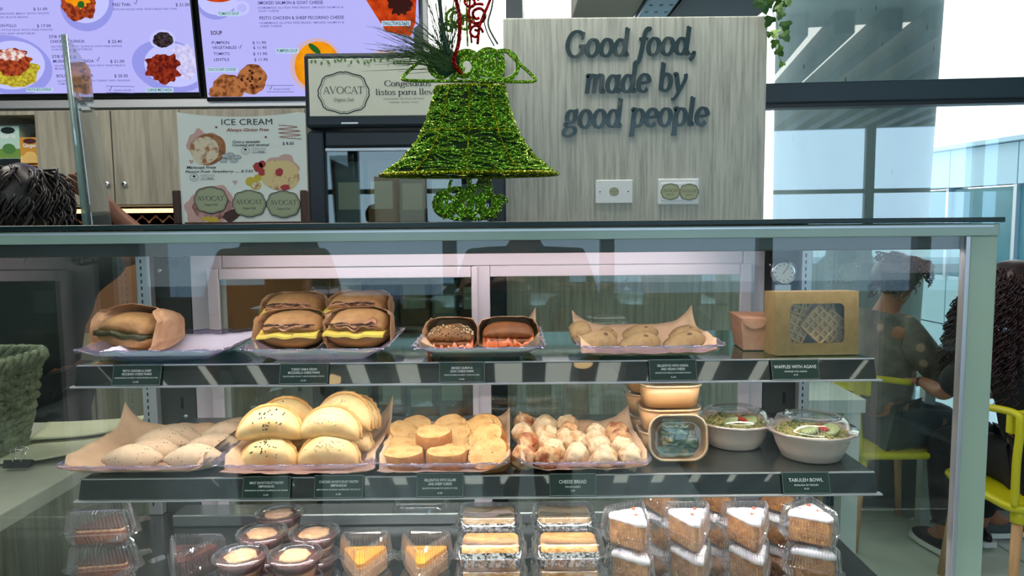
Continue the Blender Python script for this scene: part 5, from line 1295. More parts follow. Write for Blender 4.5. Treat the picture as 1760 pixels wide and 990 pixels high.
def bowl(loc, label, s=1, seed=1):
    e = empty('salad_bowl', loc, (0, 0, seed), label, 'bowl', 'tabouleh bowls with clear lids', sc=s)
    MB().lathe([(.046, 0), (.052, .002), (.062, .022), (.070, .046), (.078, .050), (.0795, .053), (.077, .055), (.069, .051), (.058, .020), (.046, .006)], 48, cap1=True).build('bowl_body', 'pulp', e, True)
    MB().lathe([(.0805, .049), (.082, .052), (.080, .0565), (.070, .056), (.067, .060), (.062, .072), (.050, .077), (.046, .0765), (.044, .0745), (.02, .0745), (.003, .0745)], 48, cap0=False).build('clear_lid', 'plastic', e, True)
    MB().lathe([(.064, .046), (.050, .054), (.028, .057), (.004, .058)], 36, cap0=False).build('grain_salad', mat('tabouleh', (176, 168, 92), .6, col2=(70, 100, 40), scale=140, detail=3, lo=.45, hi=.58, bump=.9, bscale=200), e, True, kind='stuff')
    rnd = random.Random(seed); gr = MB()
    for i in range(150):
        a = rnd.uniform(0, 2*PI); r = .062*math.sqrt(rnd.random()); gr.box((r*math.cos(a), r*math.sin(a), .058-(r/.062)**2*.008), (.003, .003, .003), (rnd.uniform(0, 3), rnd.uniform(0, 3), 0))
    gr.build('quinoa_grains', mat('quinoa', (206, 196, 128), .6), e, kind='stuff')
    for i, (a, c) in enumerate(((-1.5, 'tomato_strip'), (-1.1, 'cucumber_slice'), (-2.0, 'cucumber_slice'), (.4, 'tomato_strip'), (1.6, 'herb_leaf'), (2.6, 'herb_leaf'))):
        a += -seed
        if c == 'tomato_strip': MB().box((0, 0, 0), (.030, .010, .007)).build(c, mat('tomato', (206, 52, 34), .3, coat=.4), e, bevel=.003, loc=(.034*math.cos(a), .034*math.sin(a), .063), rot=(0, .1, a+.5))
        elif c == 'cucumber_slice': MB().lathe([(.014, 0), (.0155, .002), (.0155, .005), (.014, .006)], 20).build(c, mat('cucumber', (168, 184, 128), .4), e, True, loc=(.042*math.cos(a), .042*math.sin(a), .058), rot=(.35, .2, a))
        else:
            for q in range(3): MB().box((0, 0, 0), (.010, .006, .001)).build(c, mat('herb', (60, 104, 62), .5), e, loc=(.03*math.cos(a+q*.3), .03*math.sin(a+q*.3), .064+.001*q), rot=(.4*q, .3, a+q))
    return e
p = at(1262, 790, 1.47); bowl((p.x, 1.475, ZL), 'tabouleh salad in a beige paper bowl with clear lid, left of the two', .98, 1)
p = at(1395, 790, 1.39); bowl((p.x, 1.395, ZL), 'tabouleh salad in a beige paper bowl with clear lid, right of the two', 1.04, 2.4)

# ================================================================ bottom deck: boxed desserts
def ribs(ring, a, k=2): return [(q[0], q[1], q[2]) for q in [tuple(Vector(r_)) for r_ in offs(ring, 0)]] if not a else [tuple(Vector(q)*1) for q in _rib(ring, a, k)]
def _rib(ring, a, k):
    o0 = offs(ring, a); return [o0[i] if (i//k) % 2 else ring[i] for i in range(len(ring))]
MT['carrot_cake'] = mat('carrot_cake', (190, 136, 72), .85, col2=(140, 86, 40), scale=70, bump=.9, bscale=160, spots=(226, 180, 110), spot_scale=120, spot_size=.25)
MT['frosting'] = mat('frosting', (250, 246, 244), .5, bump=.3, bscale=60, sss=.1)
MT['choc_cake'] = mat('chocolate_cake', (74, 38, 30), .6, col2=(48, 24, 20), scale=60, bump=.8, bscale=150)
MT['brown_cake'] = mat('brown_cake', (148, 84, 58), .85, col2=(110, 58, 40), scale=60, bump=.8, bscale=150)
MT['orange_cream'] = mat('passion_topping', (240, 168, 40), .3, col2=(214, 120, 24), scale=26, bump=.2, coat=.4, spots=(90, 50, 20), spot_scale=60, spot_size=.1)
MT['loaf'] = mat('loaf_cake', (226, 174, 104), .8, col2=(200, 140, 74), scale=60, bump=.7, bscale=140)
MT['loaf_grey'] = mat('loaf_cake_pale', (176, 148, 108), .7, col2=(160, 132, 92), scale=40, bump=.4)
MT['speckle'] = mat('speckled_sleeve', (222, 226, 220), .5, col2=(22, 24, 24), scale=230, detail=3, lo=.48, hi=.51)
MT['chocolate'] = mat('chocolate_mousse', (78, 42, 36), .35, col2=(104, 60, 50), scale=30, bump=.3, coat=.3)
MT['crumble'] = mat('cream_crumble', (226, 184, 138), .8, col2=(196, 146, 104), scale=90, bump=.9, bscale=170)
def wedge_box(name, label, cat, group, cake, kind):
    """hinged triangular clamshell: tip towards -Y"""
    e = empty(name, (0, 0, 0), label=label, cat=cat, group=group)
    P = [(0, -.062), (.056, .052), (-.056, .052)]
    def ring(k, z, off=0, ribd=0):
        r_ = fine(rpoly([(x*k, y*k) for x, y in P], .010, z, 6), .0016)
        n = len(r_)//4*4; r_ = [r_[int(i*len(r_)/n)] for i in range(n)]
        return _rib(r_, -ribd, 2) if ribd else r_
    H = .070
    # the walls: two ribbed bodies with a flange between them
    k0 = [ring(.80, .002), ring(.84, .006, 0, .0012), ring(.93, .022, 0, .0012), ring(.95, .025)]
    N_ = min(len(r_) for r_ in k0)
    def rs(r_, n): return [r_[int(i*len(r_)/n)] for i in range(n)]
    NN = 160
    def R_(k, z, rd=0):
        P_ = [(x*k, y*k) for x, y in P]; base = fine(rpoly(P_, .010*k, z, 6), .0008); L_ = len(base); b0 = [base[int(i*L_/NN)] for i in range(NN)]
        return _rib(b0, rd, 2) if rd else b0
    t_ = MB(); t_.loft([R_(.80, .001), R_(.83, .005, -.0022), R_(.94, .022, -.0022), R_(.97, .025), R_(1.09, .0255), R_(1.10, .0245)], True, True, False)
    t_.build('tray', 'plastic', e, False)
    l_ = MB(); l_.loft([R_(1.10, .0275), R_(1.09, .0262), R_(.98, .0262), R_(.96, .028, -.0026), R_(.88, H-.006, -.0026), R_(.84, H-.001), R_(.70, H-.0005), R_(.66, H-.003)], True, False, True)
    l_.build('lid', 'plastic', e, False)
    MB().prism(rpoly_t([(-.014, .054), (.014, .054), (.010, .074), (-.010, .074)], .004), .0258, .0268).build('hinge_tab', 'plastic', e) if kind != 'x' else None
    tb2 = MB(); tb2.prism(rpoly_t([(.048, .028), (.064, .006), (.076, .018), (.060, .044)], .004), .0258, .0272); tb2.build('closing_tab', 'plastic', e)
    tb3 = MB(); tb3.prism(rpoly_t([(-.048, .028), (-.060, .044), (-.076, .018), (-.064, .006)], .004), .0258, .0272); tb3.build('closing_tab', 'plastic', e)
    rb = MB()
    for k_, (ka, za, kb, zb2) in enumerate(((.965, .030, .885, H-.006), (.84, .006, .945, .021))):
        A_ = R_(ka, za); B_ = R_(kb, zb2)
        for i in range(0, NN, 3): rb.tube([A_[i], B_[i]], .0005, 4, cap=False)
    A_ = R_(.885, H-.006); B_ = R_(.80, H+.0002)
    for i in range(0, NN, 3): rb.tube([A_[i], B_[i]], .0007, 4, cap=False)
    rb.build('wall_ribs', 'plastic_rib', e)
    def wk(k, z0, z1, seed, am=.0012, dy=.0):
        b = MB(); rg = []
        for z in [z0+(z1-z0)*i/5 for i in range(6)]:
            row = []
            for q in R_(k, z)[::2]:
                p = Vector((q[0], q[1]+dy, z)); p += Vector((q[0], q[1], 0)).normalized()*nz(p, 150, seed)*am; row.append(tuple(p))
            rg.append(row)
        b.loft(rg, True, True, True); return b
    if kind == 'carrot':
        wk(.70, .003, .050, 3).build('cake_slice', cake, e, False)
        f = MB(); rg = []
        for q, z in ((.72, .048), (.735, .052), (.72, .057), (.60, .060), (.3, .061)):
            rg.append([(a_[0]+.0012*nz(a_, 90, 1), a_[1]+.0012*nz(a_, 90, 2), z+.002*nz((a_[0], a_[1], 0), 60, 3)) for a_ in R_(q, z)[::2]])
        f.loft(rg, True, True, True); f.build('frosting', 'frosting', e, True)
        MB().box((.0, -.005, .0625), (.007, .005, .004), (.2, .3, .4)).build('carrot_piece', mat('carrot', (232, 96, 50), .4), e, bevel=.001); MB().box((.012, .022, .0625), (.006, .006, .004), (.2, .1, 1)).build('carrot_piece', mat('carrot', (232, 96, 50), .4), e, bevel=.001)
    elif kind == 'choc':
        wk(.72, .003, .042, 3).build('cake_slice', cake, e, False); wk(.70, .042, .050, 5, .002).build('ganache', 'chocolate', e, False)
        s = MB(); rnd = random.Random(2)
        for i in range(14): a_ = rnd.uniform(0, 6); s.tube(catmull([(rnd.uniform(-.015, .015), rnd.uniform(-.02, .02), .052), (rnd.uniform(-.015, .015), rnd.uniform(-.02, .02), .057), (rnd.uniform(-.015, .015), rnd.uniform(-.02, .02), .053)], 4), .0012, 5)
        s.build('chocolate_curls', 'choc_cake', e, True)
    elif kind == 'brown':
        wk(.70, .004, .026, 3, .002).build('cake_layer', cake, e, False); wk(.66, .026, .030, 8, .003).build('crumble_edge', 'crumble', e, False)
        wk(.66, .030, .034, 5).build('cream_layer', 'chocolate', e, False)
    else:
        wk(.78, .003, .034, 3).build('pastry_base', 'crumble', e, False); wk(.74, .034, .042, 5, .002).build('fruit_topping', 'orange_cream', e, False)
    return e
def rpoly_t(P, r): return [(q[0], q[1]) for q in rpoly(P, r, 0, 3)]
HB = .0715
cc_ = wedge_box('carrot_cake_box', 'x', 'cake', 'carrot cake slices in clamshells', 'carrot_cake', 'carrot')
first = True
for ci, (px, py, Y, rz, lb) in enumerate(((1092, 930, 1.355, .42, 'first'), (1190, 930, 1.355, .03, 'second'), (1292, 930, 1.355, .0, 'third'), (1402, 930, 1.365, .62, 'fourth'))):
    x = at(px, py, Y).x
    for k_ in range(3):
        lab_ = 'frosted carrot cake in clear clamshell, %s column from the left, %s' % (lb, ('bottom of its stack', 'middle of its stack', 'top of its stack')[k_])
        loc = (x+(.003 if k_ == 1 else -.002), Y-.004*(k_ == 1), ZD+.001+k_*HB)
        if first: cc_.location = loc; cc_.rotation_euler = (0, 0, rz); cc_['label'] = lab_; first = False
        else: copy_tree(cc_, None, loc, (0, 0, rz+(.06 if k_ == 1 else 0)), lab_)
for ci, (px, Y) in enumerate(((1140, 1.52), (1240, 1.52), (1345, 1.52))):
    x = at(px, 880, Y).x
    for k_ in range(3): copy_tree(cc_, None, (x, Y, ZD+.001+k_*HB), (0, 0, .1*ci), 'rear row carrot cake slice, %s, %s' % (('between the first and second columns', 'between the second and third columns', 'between the third and fourth columns')[ci], ('bottom', 'middle', 'top')[k_]))
bw = wedge_box('cake_box', 'pinkish brown cake slice in a clear clamshell, top of the far left stack', 'cake', 'far left clamshell stack', 'brown_cake', 'brown')
x = at(172, 940, 1.40).x; bw.location = (x, 1.40, ZD+.001+2*HB); bw.rotation_euler = (0, 0, -1.0); bw.scale = (1.22, 1.22, 1)
for k_ in (0, 1): copy_tree(bw, None, (x, 1.40, ZD+.001+k_*HB), (0, 0, -.95), 'brown cake slice in a clear clamshell, %s of the far left stack' % ('bottom', 'middle')[k_])
ch = wedge_box('chocolate_cake_box', 'chocolate cake slice with curls in a clear clamshell beside the dessert cups', 'cake', 'chocolate cake slices', 'choc_cake', 'choc')
x = at(322, 950, 1.38).x; ch.location = (x, 1.385, ZD+.001+HB); ch.scale = (1.2, 1.1, 1); copy_tree(ch, None, (x, 1.385, ZD+.001), None, 'chocolate cake slice in a clamshell under the other one')
og = wedge_box('passion_fruit_dessert', 'orange topped dessert in a triangular clear box, left of the pair', 'dessert', 'orange topped desserts', 'orange_cream', 'orange')
x = at(622, 970, 1.36).x; og.location = (x, 1.37, ZD+.001+.077); og.rotation_euler = (0, 0, .05); og.scale = (1.08, 1.05, 1.06)
copy_tree(og, None, (x, 1.37, ZD+.001), None, 'orange topped dessert under the left one of the pair')
x = at(727, 970, 1.36).x
copy_tree(og, None, (x, 1.37, ZD+.001+.077), (0, 0, -.04), 'orange topped dessert in a triangular clear box, right of the pair'); copy_tree(og, None, (x, 1.37, ZD+.001), None, 'orange topped dessert under the right one of the pair')
# dessert cups
def cup(label):
    e = empty('dessert_cup', (0, 0, 0), label=label, cat='dessert', group='round chocolate dessert cups')
    MB().lathe([(.034, 0), (.036, .002), (.043, .040), (.046, .042)], 36, cap1=False).build('cup_body', 'plastic_cup', e, True)
    MB().lathe([(.032, .003), (.034, .014), (.036, .020)], 32).build('biscuit_layer', 'crumble', e, True)
    MB().lathe([(.0352, .0205), (.0405, .038), (.030, .0415), (.004, .042)], 32).build('chocolate_layer', 'chocolate', e, True)
    MB().lathe([(.0465, .039), (.0475, .043), (.046, .047), (.040, .0478), (.0385, .0455), (.030, .0482), (.006, .0490)], 40, cap0=False).build('clear_lid', 'plastic', e, True)
    r_ = MB()
    for i in range(56):
        a = 2*PI*i/56; r_.box((.0425*math.cos(a), .0425*math.sin(a), .0478), (.006, .0012, .0008), (0, 0, a))
    r_.build('lid_ribs', 'plastic', e)
    cr = MB(); rg = []
    for q, z in ((.027, .0415), (.026, .0440), (.017, .0458), (.005, .0466)):
        rg.append([(q*(1+.22*nz((math.cos(j*.3)*2, math.sin(j*.3)*2, 1), 1.2, 3))*math.cos(2*PI*j/24), q*(1+.22*nz((math.cos(j*.3)*2, math.sin(j*.3)*2, 1), 1.2, 3))*math.sin(2*PI*j/24), z+.0006*nz((j, q*90, 0), 1, 2)) for j in range(24)])
    cr.loft(rg, True, False, True); cr.build('cream_crumble', 'crumble', e, True); return e
c0 = cup('x'); first = True; n_ = 0
for (px, py, Y, tiers, nm) in ((413, 955, 1.335, 3, 'front left'), (507, 955, 1.335, 3, 'front right'), (450, 915, 1.435, 3, 'back left'), (540, 915, 1.435, 3, 'back right'), (480, 890, 1.535, 3, 'rearmost')):
    x = at(px, py, Y).x
    for k_ in range(tiers):
        lab_ = 'round chocolate dessert cup with cream crumble, %s stack, %s cup' % (nm, ('bottom', 'middle', 'top')[k_])
        loc = (x, Y, ZD+.001+k_*.0485)
        if first: c0.location = loc; c0['label'] = lab_; c0.scale = (1.08, 1.08, 1.0); first = False
        else: copy_tree(c0, None, loc, (0, 0, n_*1.3), lab_)
        n_ += 1
# loaf boxes
def loafbox(label, top):
    e = empty('loaf_cake_box', (0, 0, 0), label=label, cat='cake', group='loaf cakes in clear boxes'); w, d = .140, .098
    MB().loft([rrl(w*.84, d*.80, .020, .001), rrl(w*.93, d*.91, .024, .026), rrl(w*1.0, d, .026, .0265), rrl(w*1.0, d, .026, .0255)], True, True).build('tray', 'plastic', e, True)
    MB().loft([rrl(w, d, .026, .0285), rrl(w, d, .026, .027), rrl(w*.95, d*.93, .024, .0275), rrl(w*.925, d*.90, .024, .046), rrl(w*.89, d*.86, .022, .051), rrl(w*.80, d*.72, .018, .0505), rrl(w*.78, d*.70, .018, .0485)], True, False, True).build('lid', 'plastic', e, True)
    for s in (-1, 1): MB().prism(rpoly_t([(s*w*.44-s*0, -d*.50), (s*w*.56, -d*.40), (s*w*.53, -d*.20), (s*w*.46, -d*.30)][::s], .003), .0268, .0285).build('closing_tab', 'plastic', e)
    b = MB(); rg = []
    for z, k in ((.004, .92), (.012, 1.0), (.030, 1.02), (.040, 1.0), (.044, .92)):
        rg.append([tuple(Vector(q)+Vector((q[0], q[1], 0)).normalized()*.0012*nz(q, 120, 1)) for q in fine(rr(w*.76*k, d*.70*k, .008, z, 3), .005)][:84])
    m_ = min(len(r_) for r_ in rg); rg = [[r_[int(i*len(r_)/m_)] for i in range(m_)] for r_ in rg]
    b.loft(rg, True, True, True); b.build('loaf_cake', top, e, True)
    MB().loft([fine(rr(w*.80, d*.745, .010, z, 3), .01) for z in (.006, .034)], True).build('paper_sleeve', 'speckle', e)
    return e
lf = loafbox('x', 'loaf'); lg = loafbox('y', 'loaf_grey'); f1 = f2 = True
for (px, py, Y, nm, g) in ((843, 930, 1.375, 'front left', 0), (977, 930, 1.375, 'front right', 0), (840, 880, 1.51, 'back left', 1), (969, 880, 1.51, 'back right', 1)):
    x = at(px, py, Y).x
    for k_ in range(3):
        lab_ = 'loaf cake in a clear lidded box, %s stack, %s box' % (nm, ('bottom', 'middle', 'top')[k_]); loc = (x+.0015*(k_ % 2), Y, ZD+.001+k_*.0520); pr_ = (lf, lg)[g]
        if (g == 0 and f1) or (g == 1 and f2):
            pr_.location = loc; pr_['label'] = lab_
            if g: f2 = False
            else: f1 = False
        else: copy_tree(pr_, None, loc, None, lab_)
dl = empty('empty_lid', at(705, 880, 1.64), label='clear empty plastic lid lying at the rear of the bottom deck', cat='lid')
dl.location.z = ZD+.032; dl.location.y = 1.83
MB().loft([rrl(.14, .10, .03, 0), rrl(.135, .095, .03, .02), rrl(.125, .085, .028, .027), rrl(.10, .06, .02, .027)], True, False, True).build('lid_body', 'plastic', dl, True)
# ================================================================ things on the case top
ZTT = ZT+.0002
# ice cream sign in its wooden holder
D = 1.60
a = at(313, 380, D); b = at(524, 194, D); sw = b.x-a.x; sh_ = b.z-ZTT
ic = empty('menu_sign', ((a.x+b.x)/2, D, ZTT), label='white ice cream price sign standing in a dark wooden holder on the case top', cat='sign')
def ip(px, py): q = at(px, py, D); return q.x-ic.location.x, q.z-ic.location.z
b_ = MB(); n = 20; rg = []
top = lambda u: sh_*(.97 if u < 0 else .97)+.011*(u*u)*1.0
for o_ in (0, .003):
    rg.append([(-sw/2, o_, .001), (sw/2, o_, .001)]+[(sw/2*(1-2*i/n)*(1-.0), o_, top(1-2*i/n)-(.004 if i == 0 else 0)) for i in range(n+1)])
b_.loft(rg, True, True, True); b_.build('sheet', 'paper_white', ic)
for px in (306, 524):
    x = ip(px, 350)[0]; MB().box2((x-.007, -.012, 0), (x+.007, .016, ip(px, 327)[1])).build('wooden_post', 'dark_wood', ic, bevel=.003)
box('wooden_base', (ip(306, 1)[0], -.020, 0), (ip(524, 1)[0], .022, .004), 'dark_wood', ic)
pink = mat('print_pink', (216, 172, 158), .6); vani = mat('print_vanilla', (232, 214, 178), .6, col2=(176, 104, 60), scale=45, lo=.5, hi=.62)
caram = mat('print_caramel', (130, 74, 40), .6, col2=(190, 128, 74), scale=50); strawb = mat('print_strawberry', (232, 204, 140), .6, col2=(176, 84, 96), scale=38, lo=.54, hi=.66)
pred = mat('print_red', (178, 54, 52), .6); pyel = mat('print_yellow', (214, 186, 60), .6); pgry = mat('print_grey', (190, 196, 190), .6); pch = mat('print_choc', (74, 44, 38), .6)
pcher = mat('print_cherry_scoop', (206, 160, 150), .6, col2=(150, 90, 84), scale=50)
def ib(px, py, rw, rh, m, off, wob=.0, seed=0, rot=0, n=36):
    P = []
    for i in range(n):
        t = 2*PI*i/n; r = 1+wob*noise.noise(Vector((math.cos(t)*1.5, math.sin(t)*1.5, seed*3.3))); X, Y_ = rw*r*math.cos(t), rh*r*math.sin(t); c, s = math.cos(R(rot)), math.sin(R(rot))
        P.append(ip(px+X*c-Y_*s, py-(X*s+Y_*c)))
    return flat(P, ic, m, off, 'picture')
def it(s, px, py, pw, ph, m='ink', bold=0, shear=0, **k):
    x, z = ip(px, py); X, Z = ip(px+pw, py-ph); return text(s, ic, x, z, Z-z, m, width=X-x, bold=bold, shear=shear, off=-.0011, **k)
ib(350, 248, 32, 26, pink, -.0004, .5, 1, -40); ib(358, 256, 31, 27, caram, -.0006, .1, 2); ib(352, 258, 26, 23, vani, -.0008, .15, 3)
for i, (x, y) in enumerate(((384, 276), (392, 270), (402, 276), (396, 266), (408, 270), (388, 268))): ib(x, y, 7, 3.6, pgry, -.0006-.0001*i); P = [ip(x+7*math.cos(q*.4), y+3.6*math.sin(q*.4)) for q in range(16)]; line_print(P, .0006, ic, 'ink_grey', -.0007-.0001*i, True)
ib(484, 288, 30, 24, pink, -.0004, .4, 5, 20); ib(482, 301, 34, 27, strawb, -.0006, .15, 6); ib(480, 296, 7, 7, pred, -.0008, .2, 1); ib(490, 322, 8, 5, pred, -.0008, .2, 2)
ib(444, 287, 9, 8, pred, -.0009, .2, 3); ib(451, 282, 6, 6, pred, -.0009); ib(450, 296, 6, 6, pred, -.00095, .3, 4); ib(431, 312, 9, 8, pyel, -.0009); ib(443, 306, 7, 6, pyel, -.0008); ib(440, 319, 9, 7.5, pyel, -.001); ib(440, 319, 6.5, 5.5, vani, -.00105)
ib(368, 348, 33, 36, pink, -.0004, .3, 9); ib(340, 360, 22, 24, pink, -.0005, .4, 8); ib(366, 358, 36, 20, pcher, -.0006, .2, 2); ib(398, 370, 16, 9, pch, -.0007, .4, 3, 20); ib(362, 377, 16, 5, pyel, -.0008, .4, 5)
it('ICE CREAM', 381, 215, 87, 11, 'ink', bold=0); it('Always Gluten Free', 389, 226, 73, 6, 'ink_red', shear=.3, bold=.015)
it('Coco y caramelo', 400, 246, 47, 5, 'ink', .015, .3); it('Coconut and caramel', 400, 251.5, 63, 5, 'ink', .015, .3); it('.........', 454, 252, 23, 1, 'ink', .02); it('$ 8.50', 486, 249, 19, 5, 'ink', .015)
it('Maracuyá Fresa', 321, 290, 50, 5, 'ink', .015, .3); it('Passion Fruit- Strawberry ..... $ 7.50', 319, 297, 116, 5, 'ink', .015, .3)
for cx_, cy_ in ((422, 259), (334, 305)):
    line_print([ip(cx_+7*math.cos(q*.4), cy_+6.4*math.sin(q*.4)) for q in range(16)], .0007, ic, 'ink', -.0011, True); ib(cx_, cy_-2, 2.4, 1.8, 'ink', -.0011); it('VEGAN', cx_-3.6, cy_+3, 7, 1.6, 'ink')
    X_ = cx_+11; line_print([ip(X_, cy_-4), ip(X_+24, cy_-4), ip(X_+24, cy_+4), ip(X_, cy_+4)], .0006, ic, 'ink', -.0011, True); line_print([ip(X_+9, cy_-4), ip(X_+9, cy_+4)], .0005, ic, 'ink', -.0011)
    line_print([ip(X_+3, cy_-2), ip(X_+6, cy_-2), ip(X_+6, cy_+3), ip(X_+3, cy_+3)], .0006, ic, 'ink', -.0011, True); it('LACTOSE', X_+10.5, cy_-.6, 12, 1.6, 'ink'); it('FREE', X_+11.5, cy_+3, 10, 2.2, 'ink', .02)
for hx, hy, s_, m_ in ((372, 219, 2.3, 'ink_red'), (457, 236, 2.3, 'ink_red'), (404, 313, 4, pink), (329, 278, 4, pink)):
    flat([ip(hx, hy+s_), ip(hx+s_, hy-s_*.2), ip(hx+s_*.5, hy-s_), ip(hx, hy-s_*.4), ip(hx-s_*.5, hy-s_), ip(hx-s_, hy-s_*.2)], ic, m_, -.0011, 'heart')
zz = [ip(478+(36 if i % 2 else 0)+(1.5*i if i > 4 else -i*.0)*.0+[2, -4, 0, 6, 0, 8, 4, 10][i % 8]*.5, 215+i*3.4) for i in range(8)]
line_print([tuple(p[:2]) for p in catmull([(q[0], q[1], 0) for q in zz], 5)], .0014, ic, mat('print_brown_line', (156, 92, 54), .6), -.0011)
for i, (px, py) in enumerate(((363, 344), (429, 350), (488, 351))):
    x, z = ip(px, py); g = MB(); P = badge_outline(x, z, ip(px+28.5, py)[0]-ip(px-28.5, py)[0], .069*.86)
    badge(ic, x, z, ip(px+28.5, py)[0]-ip(px-28.5, py)[0], .0565, -.0016-.0012*i)

# acrylic stand seen edge-on
A0 = at(140, 384, 1.52); A1 = at(181, 384, 1.70)
ac = empty('acrylic_holder', (0, 0, 0), label='tall clear acrylic menu holder standing almost edge-on at the left of the case top', cat='sign holder')
ax_b, ax_t = at(147, 383, 1.45), at(110, 60, 1.45); bx_b, bx_t = at(181, 383, 1.66), at(152, 120, 1.66)
h_ = ax_t.z-ZTT
def quad_plate(name, P, t, m):
    P = [Vector(p) for p in P]; nn = (P[1]-P[0]).cross(P[3]-P[0]).normalized()*t
    b = MB(); b.add(P+[p+nn for p in P], [(0, 1, 2, 3), (7, 6, 5, 4), (0, 4, 5, 1), (1, 5, 6, 2), (2, 6, 7, 3), (3, 7, 4, 0)]); return b.build(name, m, ac)
aT = Vector((ax_t.x, 1.45, ax_t.z)); aB = Vector((ax_b.x, 1.45, ZTT)); bB = Vector((bx_b.x, 1.66, ZTT)); bT = Vector((bx_t.x, 1.66, bx_t.z))
mT = aT.lerp(bT, .40)+Vector((0, 0, .035*0)); mT.z = aT.z-.022
quad_plate('back_plate', [aB, bB, bT, aT], .004, 'acrylic')
quad_plate('printed_insert', [aB.lerp(bB, .12)+Vector((0, 0, .004)), bB.lerp(aB, .05)+Vector((0, 0, .004)), bT.lerp(bB, .05).lerp(aT, .05), aT.lerp(aB, .22).lerp(bT, .12)], -.0006, mat('insert', (170, 168, 158), .5, col2=(96, 80, 70), scale=26, stretch=(1, 1, 1.5), lo=.48, hi=.6))
MB().tube([aB, aT], .0055, 8).build('polished_edge', clear('acrylic_edge', (206, 226, 220), .3, .6, .1, diff=.45), ac, True)
quad_plate('front_plate', [aB+Vector((.012, 0, 0)), bB+Vector((.012, 0, 0)), bT.lerp(bB, .3)+Vector((.006, 0, 0)), aT.lerp(aB, .3)+Vector((.010, 0, 0))], .002, 'acrylic')

# ---------------------------------------------------------------- green glitter bell
def glit(name, c1, c2):
    m, t, b = new_mat(name); N = t.nodes; L = t.links
    tc = N.new('ShaderNodeTexCoord'); vo = N.new('ShaderNodeTexVoronoi'); vo.inputs['Scale'].default_value = 420; L.new(tc.outputs['Object'], vo.inputs['Vector'])
    sb = N.new('ShaderNodeVectorMath'); sb.operation = 'SUBTRACT'; sb.inputs[1].default_value = (.5, .5, .5); L.new(vo.outputs['Color'], sb.inputs[0])
    ge = N.new('ShaderNodeNewGeometry'); sc = N.new('ShaderNodeVectorMath'); sc.operation = 'SCALE'; sc.inputs['Scale'].default_value = 1.7; L.new(sb.outputs[0], sc.inputs[0])
    ad = N.new('ShaderNodeVectorMath'); ad.operation = 'ADD'; L.new(ge.outputs['Normal'], ad.inputs[0]); L.new(sc.outputs[0], ad.inputs[1])
    no = N.new('ShaderNodeVectorMath'); no.operation = 'NORMALIZE'; L.new(ad.outputs[0], no.inputs[0]); L.new(no.outputs[0], b.inputs['Normal'])
    mx = N.new('ShaderNodeMix'); mx.data_type = 'RGBA'; mx.inputs[6].default_value = lin(c1); mx.inputs[7].default_value = lin(c2)
    s2 = N.new('ShaderNodeSeparateColor'); L.new(vo.outputs['Color'], s2.inputs[0]); L.new(s2.outputs[1], mx.inputs[0]); L.new(mx.outputs[2], b.inputs['Base Color'])
    b.inputs['Metallic'].default_value = .85; b.inputs['Roughness'].default_value = .22; return m
gg = glit('green_glitter', (100, 184, 24), (226, 255, 120)); rg_ = glit('red_glitter', (150, 8, 12), (230, 50, 40)); yg = glit('gold_green_glitter', (120, 150, 10), (226, 224, 60))
D = 1.56
bc_ = at(806, 378, D)
be = empty('glitter_bell', (bc_.x, D, ZTT), label='green glittered wire bell ornament with curls and pine sprigs on the case top', cat='ornament')
def bp(px, py): q = at(px, py, D); return q.x-bc_.x, q.z-ZTT
prof = [(693, 918, 141), (748, 868, 150), (742, 873, 175), (733, 882, 205), (717, 898, 240), (693, 920, 270), (668, 945, 290), (654, 958, 300)]
PR = []
for x0_, x1_, y in prof[1:]: PR.append(((bp(x1_, y)[0]-bp(x0_, y)[0])/2, (bp(x1_, y)[0]+bp(x0_, y)[0])/2, bp(806, y)[1]))
PR = PR[::-1]
def bell(z):
    if z <= PR[0][2]: return PR[0][0], PR[0][1]
    for i in range(len(PR)-1):
        if PR[i][2] <= z <= PR[i+1][2]:
            t = (z-PR[i][2])/(PR[i+1][2]-PR[i][2]); return PR[i][0]*(1-t)+PR[i+1][0]*t, PR[i][1]*(1-t)+PR[i+1][1]*t
    return PR[-1][0], PR[-1][1]
KY = .42
zb0, zb1 = PR[0][2], PR[-1][2]
fr_ = MB()
for i in range(10):
    a_ = 2*PI*(i+.5)/10; fr_.tube([(bell(z)[1]+bell(z)[0]*math.cos(a_), KY*bell(z)[0]*math.sin(a_), z) for z in [zb0+(zb1-zb0)*k_/12 for k_ in range(13)]], .0022, 6)
for z, r in ((zb0, .0045), (zb1, .003), ((zb0+zb1)/2, .002)):
    q = bell(z); fr_.tube([(q[1]+q[0]*math.cos(2*PI*j/48), KY*q[0]*math.sin(2*PI*j/48), z) for j in range(48)], r, 7, True)
fr_.build('wire_frame', yg, be, True)
random.seed(21)
th_ = MB()
for i in range(430):
    z = zb0+(zb1-zb0)*random.random()**.92; a0 = random.uniform(0, 2*PI); L_ = random.uniform(.7, 2.2); sl = random.uniform(-.05, .05); m_ = 14; ph = random.uniform(0, 6); pts = []
    for j in range(m_):
        t = j/(m_-1); a_ = a0+L_*t; zz_ = min(zb1, max(zb0, z+sl*t+.006*math.sin(9*t+ph))); r, c = bell(zz_); k_ = random.uniform(.94, 1.03)
        pts.append((c+r*k_*math.cos(a_), KY*r*k_*math.sin(a_), zz_))
    th_.tube(pts, random.uniform(.0009, .0019), 4, cap=False)
th_.build('wound_thread', gg, be, False, kind='stuff')
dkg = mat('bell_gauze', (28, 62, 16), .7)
gz = MB()
